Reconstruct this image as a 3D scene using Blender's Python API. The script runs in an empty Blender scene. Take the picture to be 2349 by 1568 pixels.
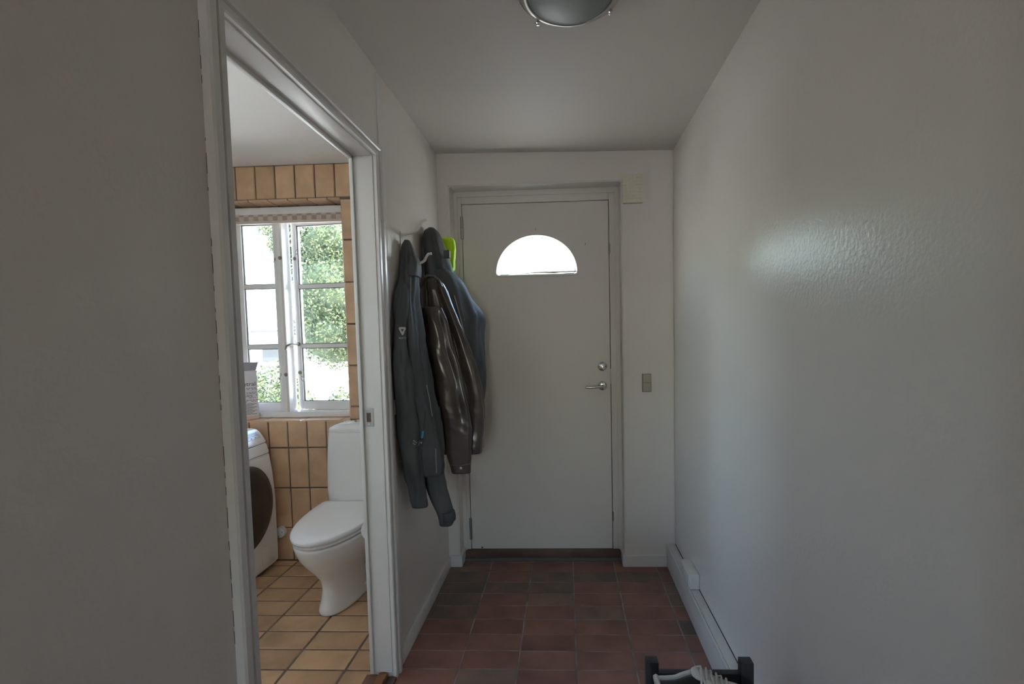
import bpy, bmesh, math, random
import numpy as np
from mathutils import Vector, Matrix, noise
from mathutils.bvhtree import BVHTree

S = bpy.context.scene
C = S.collection
random.seed(7)
PI = math.pi

# ------------------------------------------------------------------ camera
cam_d = bpy.data.cameras.new('camera')
cam = bpy.data.objects.new('camera', cam_d)
C.objects.link(cam)
FW = Vector((-0.0415156, 0.997579, -0.05579071))
RT = Vector((0.99896519, 0.04040562, -0.02087887))
UP = Vector((0.01857407, 0.05659978, 0.99822416))
M = Matrix(((RT.x, UP.x, -FW.x, 0.7146), (RT.y, UP.y, -FW.y, -2.7689), (RT.z, UP.z, -FW.z, 1.3599), (0, 0, 0, 1)))
cam.matrix_world = M
cam_d.sensor_width = 36.0
cam_d.lens = 1104.78 * 36.0 / 2349.0
cam_d.shift_x = -77.75 / 2349.0
cam_d.shift_y = 46.07 / 2349.0
cam_d.clip_start = 0.02
cam_d.clip_end = 300
S.camera = cam

# ------------------------------------------------------------------ sky, sun, exposure
W = bpy.data.worlds.new('world')
S.world = W
W.use_nodes = True
wn = W.node_tree
bg = wn.nodes['Background']
sky = wn.nodes.new('ShaderNodeTexSky')
sky.sky_type = 'NISHITA'
sky.sun_disc = False
sky.sun_elevation = math.radians(52)
sky.sun_rotation = math.radians(100)
sky.air_density = 1.3
sky.dust_density = 2.2
sky.ozone_density = 1.0
wn.links.new(sky.outputs[0], bg.inputs[0])
SKY = 3.0
bg.inputs[1].default_value = SKY

sun_d = bpy.data.lights.new('sun', 'SUN')
sun_d.energy = 48
sun_d.angle = math.radians(0.6)
sun_d.color = (1.0, 0.94, 0.84)
sun = bpy.data.objects.new('sun', sun_d)
C.objects.link(sun)
sun.rotation_euler = Vector((-0.60, 0.25, -0.76)).to_track_quat('-Z', 'Y').to_euler()


BXL_ = -1.66


def portal(name, loc, normal, sx, sy):
    """A light portal in a modelled window opening: emits nothing, only guides the sky's light through the opening."""
    d = bpy.data.lights.new(name, 'AREA')
    d.shape = 'RECTANGLE'
    d.size, d.size_y = sx, sy
    d.cycles.is_portal = True
    o = bpy.data.objects.new(name, d)
    C.objects.link(o)
    o.location = loc
    o.rotation_euler = Vector(normal).to_track_quat('-Z', 'Y').to_euler()


portal('portal_bathroom_window', (-1.0, 0.42, 1.53), (0, -1, 0), 0.84, 1.36)
portal('portal_door_light', (0.55, 0.175, 1.84), (0, -1, 0), 0.5, 0.26)
portal('portal_added_side_window', (BXL_ - 0.12, -2.505, 1.62), (1, 0, 0), 0.95, 1.25)  # guides sky light through the added side window
portal('portal_added_high_window', (BXL_ - 0.12, -1.26, 1.75), (1, 0, 0), 0.36, 1.0)  # guides sky light through the added high window
portal('portal_added_room_window', (0.7, -6.95, 1.52), (0, 1, 0), 0.72, 1.16)

S.view_settings.view_transform = 'Standard'
S.view_settings.look = 'None'
S.view_settings.gamma = 1.0
S.view_settings.use_curve_mapping = False
S.view_settings.exposure = 0.20
S.cycles.use_denoising = True
S.cycles.max_bounces = 12
S.cycles.diffuse_bounces = 8
S.cycles.transparent_max_bounces = 16
S.cycles.sample_clamp_indirect = 6.0


# ------------------------------------------------------------------ materials
def new_mat(name):
    m = bpy.data.materials.new(name)
    m.use_nodes = True
    nt = m.node_tree
    return m, nt, nt.nodes['Principled BSDF']


def setc(b, col, rough, metal=0.0, spec=0.5):
    b.inputs['Base Color'].default_value = (*col, 1)
    b.inputs['Roughness'].default_value = rough
    b.inputs['Metallic'].default_value = metal
    b.inputs['Specular IOR Level'].default_value = spec


def add_bump(nt, b, scale, strength, dist=0.002, detail=2.0, rough=0.5, tex='Object', stretch=None):
    tc = nt.nodes.new('ShaderNodeTexCoord')
    n = nt.nodes.new('ShaderNodeTexNoise')
    n.inputs['Scale'].default_value = scale
    n.inputs['Detail'].default_value = detail
    n.inputs['Roughness'].default_value = rough
    if stretch:
        mp = nt.nodes.new('ShaderNodeMapping')
        mp.inputs['Scale'].default_value = stretch
        nt.links.new(tc.outputs[tex], mp.inputs[0])
        nt.links.new(mp.outputs[0], n.inputs[0])
    else:
        nt.links.new(tc.outputs[tex], n.inputs[0])
    bp = nt.nodes.new('ShaderNodeBump')
    bp.inputs['Strength'].default_value = strength
    bp.inputs['Distance'].default_value = dist
    nt.links.new(n.outputs[0], bp.inputs['Height'])
    nt.links.new(bp.outputs[0], b.inputs['Normal'])
    return n


def add_var(nt, b, col, amount, scale, detail=3.0, rnd=0.0, tint=(1, 1, 1)):
    """noise (and per-object random) variation of the base colour"""
    tc = nt.nodes.new('ShaderNodeTexCoord')
    n = nt.nodes.new('ShaderNodeTexNoise')
    n.noise_dimensions = '4D'
    n.inputs['Scale'].default_value = scale
    n.inputs['Detail'].default_value = detail
    nt.links.new(tc.outputs['Object'], n.inputs[0])
    oi = nt.nodes.new('ShaderNodeObjectInfo')
    mul = nt.nodes.new('ShaderNodeMath')
    mul.operation = 'MULTIPLY'
    mul.inputs[1].default_value = 40.0
    nt.links.new(oi.outputs['Random'], mul.inputs[0])
    nt.links.new(mul.outputs[0], n.inputs['W'])
    r = nt.nodes.new('ShaderNodeValToRGB')
    lo = [max(0, c * (1 - amount)) for c in col]
    hi = [c * (1 + amount) * t for c, t in zip(col, tint)]
    r.color_ramp.elements[0].position = 0.3
    r.color_ramp.elements[1].position = 0.7
    r.color_ramp.elements[0].color = (*lo, 1)
    r.color_ramp.elements[1].color = (*hi, 1)
    nt.links.new(n.outputs[0], r.inputs[0])
    out = r.outputs[0]
    if rnd:
        mr = nt.nodes.new('ShaderNodeMapRange')
        mr.inputs['To Min'].default_value = 1 - rnd
        mr.inputs['To Max'].default_value = 1 + rnd
        nt.links.new(oi.outputs['Random'], mr.inputs[0])
        mx = nt.nodes.new('ShaderNodeVectorMath')
        mx.operation = 'SCALE'
        nt.links.new(out, mx.inputs[0])
        nt.links.new(mr.outputs[0], mx.inputs['Scale'])
        out = mx.outputs[0]
    nt.links.new(out, b.inputs['Base Color'])


MATS = {}


def mat(key, col=(0.8, 0.8, 0.8), rough=0.5, metal=0.0, spec=0.5, bump=None, var=None):
    if key in MATS:
        return MATS[key]
    m, nt, b = new_mat(key)
    setc(b, col, rough, metal, spec)
    if bump:
        add_bump(nt, b, **bump)
    if var:
        add_var(nt, b, col, **var)
    MATS[key] = m
    return m


PAINT = mat('wall_paint', (0.70, 0.657, 0.615), 0.30, spec=0.42, bump=dict(scale=95, strength=0.34, dist=0.0022, detail=1.5))
PAINT2 = mat('smooth_paint', (0.70, 0.657, 0.615), 0.42, bump=dict(scale=60, strength=0.12, dist=0.002))
CEIL = mat('ceiling_paint', (0.62, 0.585, 0.55), 0.6, bump=dict(scale=50, strength=0.1, dist=0.002))
TRIM = mat('gloss_trim', (0.70, 0.68, 0.655), 0.3, bump=dict(scale=30, strength=0.08, dist=0.001, stretch=(1, 1, 0.1)))
DOORP = mat('door_paint', (0.71, 0.672, 0.625), 0.38, bump=dict(scale=45, strength=0.05, dist=0.001))
GAP = mat('dark_gap', (0.05, 0.045, 0.04), 0.8)
GROUT_H = mat('hall_grout', (0.26, 0.245, 0.225), 0.9, var=dict(amount=0.5, scale=9))
RED = mat('red_quarry_tile', (0.235, 0.114, 0.087), 0.48, bump=dict(scale=60, strength=0.15, dist=0.001), var=dict(amount=0.28, scale=7, rnd=0.12))
DARK = mat('dark_quarry_tile', (0.165, 0.132, 0.102), 0.48, bump=dict(scale=60, strength=0.15, dist=0.001), var=dict(amount=0.3, scale=7, rnd=0.15, tint=(1.25, 0.95, 0.95)))
BTILE = mat('ochre_wall_tile', (0.60, 0.395, 0.24), 0.32, bump=dict(scale=25, strength=0.10, dist=0.002), var=dict(amount=0.16, scale=9, rnd=0.08))
BFLOOR = mat('ochre_floor_tile', (0.545, 0.355, 0.21), 0.30, bump=dict(scale=25, strength=0.10, dist=0.002), var=dict(amount=0.22, scale=7, rnd=0.10))
GROUT_B = mat('brown_grout', (0.17, 0.125, 0.10), 0.9, var=dict(amount=0.25, scale=20))
WOOD = mat('oiled_wood', (0.25, 0.105, 0.04), 0.4, var=dict(amount=0.35, scale=14))
WOODD = mat('dark_wood', (0.10, 0.062, 0.046), 0.5, var=dict(amount=0.3, scale=14))
STEEL = mat('steel', (0.60, 0.58, 0.55), 0.25, 1.0)
BRUSH = mat('brushed_nickel', (0.44, 0.42, 0.40), 0.36, 1.0, bump=dict(scale=200, strength=0.05, dist=0.001))
CHROME = mat('chrome', (0.75, 0.75, 0.75), 0.08, 1.0)
BRASSD = mat('aged_metal', (0.28, 0.25, 0.21), 0.4, 0.9)
CREAM = mat('cream_plastic', (0.66, 0.63, 0.50), 0.5)
BEIGE = mat('beige_plastic', (0.40, 0.37, 0.30), 0.45)
BEIGED = mat('beige_plastic_edge', (0.25, 0.23, 0.19), 0.5)
CERAM = mat('white_ceramic', (0.80, 0.79, 0.78), 0.10, spec=0.6)
LIDM = mat('white_seat_plastic', (0.86, 0.86, 0.87), 0.25)
WHITEP = mat('white_enamel', (0.88, 0.88, 0.89), 0.22)
WHITEW = mat('white_window_paint', (0.82, 0.81, 0.80), 0.3)
PANELG = mat('grey_panel', (0.36, 0.36, 0.38), 0.25)
DARKGL = mat('dark_door_plastic', (0.030, 0.026, 0.025), 0.35)
RUBBER = mat('rubber_grey', (0.12, 0.12, 0.12), 0.7)
BLACKM = mat('black_lacquer', (0.028, 0.028, 0.032), 0.42)
SHOEW = mat('shoe_white_leather', (0.62, 0.60, 0.57), 0.55, bump=dict(scale=220, strength=0.12, dist=0.0005))
SHOEG = mat('shoe_grey_lining', (0.24, 0.26, 0.27), 0.85, bump=dict(scale=500, strength=0.2, dist=0.0005))
SHOEL = mat('shoe_lace', (0.58, 0.56, 0.53), 0.8)
SHOES = mat('shoe_sole', (0.62, 0.61, 0.58), 0.6)
INK = mat('dark_ink', (0.06, 0.06, 0.07), 0.7)
INKB = mat('grey_ink', (0.20, 0.18, 0.19), 0.7)
CARD = mat('white_carton', (0.74, 0.71, 0.74), 0.6)
CARDG = mat('grey_carton', (0.33, 0.34, 0.38), 0.7)
CARDB = mat('brown_carton', (0.42, 0.24, 0.12), 0.8)
JBLK = mat('black_textile', (0.078, 0.084, 0.089), 0.72, bump=dict(scale=340, strength=0.25, dist=0.0008), var=dict(amount=0.2, scale=6))
JBLK2 = mat('charcoal_textile', (0.066, 0.071, 0.077), 0.66, bump=dict(scale=300, strength=0.2, dist=0.0008), var=dict(amount=0.2, scale=5))
JPUR = mat('charcoal_panel', (0.066, 0.058, 0.066), 0.7, bump=dict(scale=340, strength=0.25, dist=0.0008))
LEATH = mat('brown_leather', (0.070, 0.054, 0.046), 0.24, spec=0.7, bump=dict(scale=60, strength=0.12, dist=0.0015, detail=4), var=dict(amount=0.3, scale=8))
SEAM = mat('seam_thread', (0.15, 0.13, 0.12), 0.6)
REFL = mat('reflective_piping', (0.42, 0.40, 0.37), 0.45)
NEON = mat('neon_yellow', (0.50, 0.80, 0.005), 0.6)
BLUE = mat('blue_tag', (0.05, 0.33, 0.52), 0.5)
LOGO = mat('pale_print', (0.50, 0.50, 0.50), 0.6)
PAVE = mat('pale_paving', (0.55, 0.53, 0.50), 0.9, var=dict(amount=0.12, scale=3))
HOUSEW = mat('white_render', (0.82, 0.81, 0.79), 0.9)
ROOFL = mat('pale_roof', (0.62, 0.61, 0.60), 0.8)
GUTTER = mat('grey_gutter', (0.03, 0.032, 0.034), 0.6)
BARK = mat('bark', (0.10, 0.07, 0.05), 0.9, bump=dict(scale=30, strength=0.6, dist=0.02))
OAK = mat('room_floor_wood', (0.36, 0.24, 0.15), 0.4, var=dict(amount=0.2, scale=5))


def leaf_mat(name, col, hi):
    m, nt, b = new_mat(name)
    setc(b, col, 0.45)
    g = nt.nodes.new('ShaderNodeNewGeometry')
    r = nt.nodes.new('ShaderNodeValToRGB')
    r.color_ramp.elements[0].color = (*col, 1)
    r.color_ramp.elements[1].color = (*hi, 1)
    nt.links.new(g.outputs['Random Per Island'], r.inputs[0])
    nt.links.new(r.outputs[0], b.inputs['Base Color'])
    tr = nt.nodes.new('ShaderNodeBsdfTranslucent')
    nt.links.new(r.outputs[0], tr.inputs[0])
    mx = nt.nodes.new('ShaderNodeMixShader')
    mx.inputs[0].default_value = 0.35
    out = nt.nodes['Material Output']
    nt.links.new(b.outputs[0], mx.inputs[1])
    nt.links.new(tr.outputs[0], mx.inputs[2])
    nt.links.new(mx.outputs[0], out.inputs[0])
    return m


LEAF1 = leaf_mat('ivy_leaf', (0.024, 0.041, 0.019), (0.088, 0.110, 0.038))
LEAF2 = leaf_mat('bush_leaf', (0.020, 0.042, 0.018), (0.065, 0.085, 0.020))


def glass_mat(name, tint, refl):
    m = bpy.data.materials.new(name)
    m.use_nodes = True
    nt = m.node_tree
    nt.nodes.remove(nt.nodes['Principled BSDF'])
    t = nt.nodes.new('ShaderNodeBsdfTransparent')
    t.inputs[0].default_value = (*tint, 1)
    g = nt.nodes.new('ShaderNodeBsdfGlossy')
    g.inputs['Roughness'].default_value = 0.02
    f = nt.nodes.new('ShaderNodeFresnel')
    f.inputs[0].default_value = 1.45
    mx = nt.nodes.new('ShaderNodeMixShader')
    nt.links.new(f.outputs[0], mx.inputs[0])
    nt.links.new(t.outputs[0], mx.inputs[1])
    nt.links.new(g.outputs[0], mx.inputs[2])
    nt.links.new(mx.outputs[0], nt.nodes['Material Output'].inputs[0])
    return m


GLASS = glass_mat('window_glass', (0.95, 0.97, 0.96), 0.05)
FROST = mat('frosted_lamp_glass', (0.20, 0.225, 0.22), 0.45)


def check_mat():
    m, nt, b = new_mat('checked_blind_cloth')
    setc(b, (0.6, 0.5, 0.42), 0.9)
    tc = nt.nodes.new('ShaderNodeTexCoord')
    ck = nt.nodes.new('ShaderNodeTexChecker')
    mp = nt.nodes.new('ShaderNodeMapping')
    mp.inputs['Scale'].default_value = (33, 1, 15)
    mp.inputs['Location'].default_value = (0.0, 0.31, 0.2)
    ck.inputs['Scale'].default_value = 1.0
    ck.inputs[1].default_value = (0.56, 0.48, 0.42, 1)
    ck.inputs[2].default_value = (0.38, 0.30, 0.25, 1)
    nt.links.new(tc.outputs['Object'], mp.inputs[0])
    nt.links.new(mp.outputs[0], ck.inputs[0])
    nt.links.new(ck.outputs[0], b.inputs['Base Color'])
    return m


CHECK = check_mat()


def room_tile_mat():
    m, nt, b = new_mat('pale_bathroom_wall')
    setc(b, (0.84, 0.82, 0.79), 0.35)
    return m


TPAT = room_tile_mat()


# ------------------------------------------------------------------ mesh helpers
def finish(o, label=None, cat=None, group=None, kind=None):
    if label:
        o['label'] = label
    if cat:
        o['category'] = cat
    if group:
        o['group'] = group
    if kind:
        o['kind'] = kind
    return o


def link(name, me, m, parent=None, smooth=False, auto=None):
    if m is not None and len(me.materials) == 0:
        me.materials.append(m)
    o = bpy.data.objects.new(name, me)
    C.objects.link(o)
    if parent is not None:
        o.parent = parent
    if smooth:
        for p in me.polygons:
            p.use_smooth = True
        if auto:
            try:
                me.set_sharp_from_angle(angle=math.radians(auto))
            except Exception:
                pass
    return o


def empty(name, loc=(0, 0, 0), **kw):
    o = bpy.data.objects.new(name, None)
    C.objects.link(o)
    o.location = loc
    o.empty_display_size = 0.05
    bpy.context.view_layer.update()
    return finish(o, **kw)


def world_child(o, parent):
    """keep o where it stands while parenting it to an Empty placed away from the origin"""
    o.parent = parent
    o.matrix_parent_inverse = parent.matrix_world.inverted()
    return o


def box_bm(bm, lo, hi):
    x0, y0, z0 = lo
    x1, y1, z1 = hi
    vs = [bm.verts.new(v) for v in ((x0, y0, z0), (x1, y0, z0), (x1, y1, z0), (x0, y1, z0), (x0, y0, z1), (x1, y0, z1), (x1, y1, z1), (x0, y1, z1))]
    fs = []
    for f in ((0, 3, 2, 1), (4, 5, 6, 7), (0, 1, 5, 4), (1, 2, 6, 5), (2, 3, 7, 6), (3, 0, 4, 7)):
        fs.append(bm.faces.new([vs[i] for i in f]))
    return vs, fs


def to_mesh(name, bm):
    bmesh.ops.recalc_face_normals(bm, faces=bm.faces)
    me = bpy.data.meshes.new(name)
    bm.to_mesh(me)
    bm.free()
    return me


def boxes(name, lst, m, parent=None, bevel=0.0, seg=2):
    bm = bmesh.new()
    for lo, hi in lst:
        b2 = bmesh.new()
        box_bm(b2, lo, hi)
        if bevel:
            bmesh.ops.bevel(b2, geom=b2.edges[:], offset=bevel, segments=seg, affect='EDGES', profile=0.6)
        tmp = bpy.data.meshes.new('t')
        b2.to_mesh(tmp)
        b2.free()
        bm.from_mesh(tmp)
        bpy.data.meshes.remove(tmp)
    o = link(name, to_mesh(name, bm), m, None, smooth=bevel > 0, auto=35)
    if parent is not None:
        world_child(o, parent)
    return o


def tube(name, pts, r, m, parent=None, n=10, closed=False, rs=None, caps=True):
    """a round bar along a polyline"""
    pts = [Vector(p) for p in pts]
    bm = bmesh.new()
    rings = []
    up = Vector((0, 0, 1))
    N = len(pts)
    for i, p in enumerate(pts):
        if closed:
            t = (pts[(i + 1) % N] - pts[i - 1]).normalized()
        else:
            t = (pts[min(i + 1, N - 1)] - pts[max(i - 1, 0)]).normalized()
        a = t.cross(up)
        if a.length < 1e-3:
            a = t.cross(Vector((1, 0, 0)))
        a.normalize()
        b = t.cross(a).normalized()
        rr = rs[i] if rs else r
        rings.append([bm.verts.new(p + (a * math.cos(2 * PI * k / n) + b * math.sin(2 * PI * k / n)) * rr) for k in range(n)])
    for i in range(N if closed else N - 1):
        A, B = rings[i], rings[(i + 1) % N]
        for k in range(n):
            bm.faces.new((A[k], A[(k + 1) % n], B[(k + 1) % n], B[k]))
    if caps and not closed:
        bm.faces.new(rings[0][::-1])
        bm.faces.new(rings[-1])
    o = link(name, to_mesh(name, bm), m, None, smooth=True, auto=50)
    if parent is not None:
        world_child(o, parent)
    return o


def lathe_bm(bm, prof, n, origin, axis, ref):
    """prof: (r, h) pairs turned around axis"""
    ax = Vector(axis).normalized()
    u = Vector(ref).normalized()
    v = ax.cross(u)
    o = Vector(origin)
    rings = []
    for r, h in prof:
        if r < 1e-6:
            rings.append([bm.verts.new(o + ax * h)])
        else:
            rings.append([bm.verts.new(o + ax * h + (u * math.cos(2 * PI * k / n) + v * math.sin(2 * PI * k / n)) * r) for k in range(n)])
    for A, B in zip(rings, rings[1:]):
        for k in range(n):
            a0, a1 = A[k % len(A)], A[(k + 1) % len(A)]
            b0, b1 = B[k % len(B)], B[(k + 1) % len(B)]
            vs = []
            for q in (a0, a1, b1, b0):
                if q not in vs:
                    vs.append(q)
            if len(vs) > 2:
                bm.faces.new(vs)


def lathe(name, prof, m, origin, axis, ref=(1, 0, 0), n=32, parent=None, auto=40):
    bm = bmesh.new()
    lathe_bm(bm, prof, n, origin, axis, ref)
    o = link(name, to_mesh(name, bm), m, None, smooth=True, auto=auto)
    if parent is not None:
        world_child(o, parent)
    return o


def prism(name, poly, vec, m, parent=None, bevel=0.0, smooth=False):
    """polygon (3-D points) extruded along vec"""
    bm = bmesh.new()
    a = [bm.verts.new(p) for p in poly]
    b = [bm.verts.new(Vector(p) + Vector(vec)) for p in poly]
    bm.faces.new(a)
    bm.faces.new(b[::-1])
    n = len(poly)
    for i in range(n):
        bm.faces.new((a[i], b[i], b[(i + 1) % n], a[(i + 1) % n]))
    bmesh.ops.recalc_face_normals(bm, faces=bm.faces)
    if bevel:
        bmesh.ops.bevel(bm, geom=bm.edges[:], offset=bevel, segments=2, affect='EDGES')
    o = link(name, to_mesh(name, bm), m, None, smooth=smooth or bevel > 0, auto=35)
    if parent is not None:
        world_child(o, parent)
    return o


def sections(name, rings, m, parent=None, smooth=True, auto=60, cap=True, subsurf=0):
    """closed rings of points (each the same count) skinned into a body"""
    bm = bmesh.new()
    R = [[bm.verts.new(p) for p in r] for r in rings]
    n = len(R[0])
    for A, B in zip(R, R[1:]):
        for k in range(n):
            bm.faces.new((A[k], A[(k + 1) % n], B[(k + 1) % n], B[k]))
    if cap:
        for ring, flip in ((R[0], True), (R[-1], False)):
            c = bm.verts.new(sum((v.co for v in ring), Vector()) / n)
            for k in range(n):
                vs = (ring[k], ring[(k + 1) % n], c)
                bm.faces.new(vs[::-1] if flip else vs)
    o = link(name, to_mesh(name, bm), m, None, smooth=smooth, auto=auto)
    if subsurf:
        md = o.modifiers.new('s', 'SUBSURF')
        md.levels = md.render_levels = subsurf
    if parent is not None:
        world_child(o, parent)
    return o


def sgnpow(v, e):
    return math.copysign(abs(v) ** e, v)


def superellipse(xc, yc, a, b, z, n=32, e=2.6):
    return [Vector((xc + a * sgnpow(math.cos(2 * PI * k / n), 2 / e), yc + b * sgnpow(math.sin(2 * PI * k / n), 2 / e), z)) for k in range(n)]


def text_mesh(s, size, thick=0.0004):
    cu = bpy.data.curves.new('t', 'FONT')
    cu.body = s
    cu.size = size
    cu.extrude = thick
    cu.align_x = 'CENTER'
    cu.align_y = 'CENTER'
    cu.resolution_u = 2
    o = bpy.data.objects.new('t', cu)
    C.objects.link(o)
    dg = bpy.context.evaluated_depsgraph_get()
    dg.update()
    me = bpy.data.meshes.new_from_object(o.evaluated_get(dg))
    bpy.data.objects.remove(o)
    bpy.data.curves.remove(cu)
    me.materials.clear()
    return me


def text_on(name, s, size, m, loc, xdir, ydir, parent=None):
    me = text_mesh(s, size)
    x = Vector(xdir).normalized()
    y = Vector(ydir).normalized()
    z = x.cross(y)
    me.transform(Matrix(((x.x, y.x, z.x, loc[0]), (x.y, y.y, z.y, loc[1]), (x.z, y.z, z.z, loc[2]), (0, 0, 0, 1))))
    o = link(name, me, m)
    if parent is not None:
        world_child(o, parent)
    return o


# tiles: one mesh per (width, height), shared
TM = {}


def tile_mesh(w, h, t, frame, m, bev=0.0035):
    key = (round(w, 3), round(h, 3), frame, m.name)
    if key in TM:
        return TM[key]
    a, b = w / 2, h / 2
    v, f = [], []
    for dx, dy, dz in ((a, b, -t), (a, b, -bev), (a - bev, b - bev, 0)):
        v += [(-dx, -dy, dz), (dx, -dy, dz), (dx, dy, dz), (-dx, dy, dz)]
    for r in (0, 4):
        for k in range(4):
            f.append((r + k, r + (k + 1) % 4, r + 4 + (k + 1) % 4, r + 4 + k))
    f.append((8, 9, 10, 11))
    if frame == 'floor':
        conv = lambda p: p
    elif frame == 'back':        # faces -y
        conv = lambda p: (p[0], -p[2], p[1])
    elif frame == 'soffit':      # faces -z
        conv = lambda p: (p[0], -p[1], -p[2])
    elif frame == 'left':        # faces -x  (w along y)
        conv = lambda p: (-p[2], -p[0], p[1])
    elif frame == 'right':       # faces +x
        conv = lambda p: (p[2], p[0], p[1])
    me = bpy.data.meshes.new('tile')
    me.from_pydata([conv(p) for p in v], [], f)
    me.materials.append(m)
    TM[key] = me
    return me


def tile(me, loc, parent, rot=0.0):
    o = bpy.data.objects.new('tile', me)
    C.objects.link(o)
    o.location = loc
    j = 0.0012
    o.rotation_euler = (random.uniform(-j, j), random.uniform(-j, j), random.uniform(-j, j))
    world_child(o, parent)
    return o


# ------------------------------------------------------------------ the hall
XR, HL, HR = 1.3333, 2.400, 2.373
WT = 0.085            # thickness of the partition to the bathroom
YN, YF, DH = -1.745, -0.945, 2.047   # bathroom doorway: near side, far side, head
REAR = -3.35

floor = finish(boxes('floor', [((-0.02, REAR, -0.12), (XR + 0.02, 0.20, -0.0012))], GROUT_H), 'hall floor of red and dark quarry tiles with pale joints', 'floor', kind='structure')
TW, TH = 0.2418, 0.1162
J = 0.0062
dark_cells = {(2, 0), (2, 2), (2, 3), (2, 4), (3, 0), (3, 1), (3, 2), (3, 5), (4, 0), (4, 2), (5, 0), (5, 3), (1, 0), (0, 3), (0, 5), (4, 5), (9, 1), (12, 3), (6, 5)}
for r in range(-1, 26):
    y1 = 0.0473 - (r - 1) * TH
    y0 = y1 - TH
    if y0 < -2.6:
        break
    for c in range(0, 6):
        x0 = 0.0097 + c * TW
        x1 = min(x0 + TW, XR + 0.0)
        y1c = min(y1, 0.095)
        if y1c - y0 < 0.02:
            continue
        m = DARK if (r, c) in dark_cells else RED
        tile(tile_mesh(x1 - x0 - J, y1c - y0 - J, 0.02, 'floor', m, 0.0009), ((x0 + x1) / 2, (y0 + y1c) / 2, random.uniform(-0.0002, 0.0003)), floor)
boxes('screed', [((0.0, REAR, -0.02), (XR, -2.6, 0.0))], RED, floor)

wall_left = finish(boxes('wall_left', [((-WT, REAR, 0), (0, YN - 0.012, 2.46)), ((-WT, YF + 0.012, 0), (0, 0.0, 2.46)), ((-WT, YN - 0.012, DH + 0.012), (0, YF + 0.012, 2.46))], PAINT),
                   'white textured hall wall pierced by the bathroom doorway', 'wall', kind='structure')
wall_right = finish(boxes('wall_right', [((XR, REAR, 0), (XR + 0.2, 0.4, 2.46))], PAINT), 'white orange peel textured hall wall without openings', 'wall', kind='structure')
RX0, RX1, RZ = 0.066, 1.040, 2.215
wall_front = finish(prism('wall_front', [(x, 0, z) for x, z in ((-WT, 0), (RX0, 0), (RX0, RZ), (RX1, RZ), (RX1, 0), (XR, 0), (XR, 2.46), (-WT, 2.46))], (0, 0.33, 0), PAINT2, bevel=0.006),
                    'white end wall of the hall with the front door in its recess', 'wall', kind='structure')
boxes('sill_footing', [((RX0, 0.18, -0.12), (RX1, 0.33, 0.03))], PAINT2, wall_front)
bm = bmesh.new()
vs, _ = box_bm(bm, (-0.01, REAR, 0), (XR + 0.01, 0.01, 2.55))
for v in vs[:4]:
    v.co.z = HL if v.co.x < 0.5 else HR
ceiling = finish(link('ceiling', to_mesh('ceiling', bm), CEIL), 'plain white hall ceiling', 'ceiling', kind='structure')

# room behind the camera, with an unseen window added to light the near end of the hall
rear = finish(boxes('wall_rear', [((-1.9, -6.9, 0), (0.35, -6.7, 2.5)), ((1.05, -6.9, 0), (3.4, -6.7, 2.5)), ((0.35, -6.9, 0), (1.05, -6.7, 0.95)), ((0.35, -6.9, 2.1), (1.05, -6.7, 2.5)),
                                  ((-2.1, -6.9, 0), (-1.9, REAR, 2.5)), ((3.4, -6.9, 0), (3.6, REAR, 2.5)), ((-2.1, REAR - 0.1, 0), (-0.0, REAR, 2.5)), ((XR, REAR - 0.1, 0), (3.6, REAR, 2.5))], PAINT2),
              'white walls of the room behind the hall', 'wall', kind='structure')
finish(boxes('floor_room', [((-2.1, -6.9, -0.12), (3.6, REAR, -0.002))], OAK), 'wooden floor of the room behind the hall', 'floor', kind='structure')
finish(boxes('ceiling_room', [((-2.1, -6.9, 2.45), (3.6, REAR, 2.55))], CEIL), 'white ceiling of the room behind the hall', 'ceiling', kind='structure')

# baseboards
BZ = 0.068
finish(boxes('baseboard_left', [((0, -0.862, 0), (0.014, -0.014, BZ))], TRIM, bevel=0.003), 'white skirting board under the coats', 'baseboard', kind='structure')
finish(prism('baseboard_front', [(0.002, 0.004, 0), (0.002, -0.014, 0), (RX0 + 0.014, -0.014, 0), (RX0 + 0.014, 0.107, 0), (RX0 - 0.004, 0.107, 0), (RX0 - 0.004, 0.004, 0)], (0, 0, BZ), TRIM, bevel=0.002), 'short white skirting board turning into the door recess, coat side', 'baseboard', kind='structure')
finish(prism('baseboard_front_switch_side', [(RX1 - 0.014, -0.014, 0), (XR - 0.053, -0.014, 0), (XR - 0.053, 0.004, 0), (RX1 + 0.004, 0.004, 0), (RX1 + 0.004, 0.107, 0), (RX1 - 0.014, 0.107, 0)], (0, 0, BZ), TRIM, bevel=0.002), 'short white skirting board below the light switch', 'baseboard', kind='structure')
tr = empty('baseboard_right', (XR, -0.8, 0), label='deep white cable trunking running along the foot of the right wall', cat='trunking', kind='structure')
boxes('body', [((XR - 0.052, -3.2, 0.0), (XR, -0.001, 0.120))], TRIM, tr, bevel=0.002)
boxes('cover', [((XR - 0.0535, -3.2, 0.1195), (XR - 0.044, -0.001, 0.1315)), ((XR - 0.0425, -3.2, 0.1195), (XR - 0.003, -0.001, 0.1300))], TRIM, tr, bevel=0.0015)
boxes('end_joint', [((XR - 0.0026, -3.2, 0.115), (XR - 0.0002, -0.001, 0.1312))], GAP, tr)

jb = empty('junction_box', (XR - 0.02, -0.46, 0.13), label='small white socket box sitting on the cable trunking', cat='socket box')
boxes('housing', [((XR - 0.047, -0.505, 0.1315), (XR - 0.001, -0.34, 0.205))], TRIM, jb, bevel=0.004)
boxes('front_plate', [((XR - 0.052, -0.495, 0.137), (XR - 0.046, -0.35, 0.199))], TRIM, jb, bevel=0.002)

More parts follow.
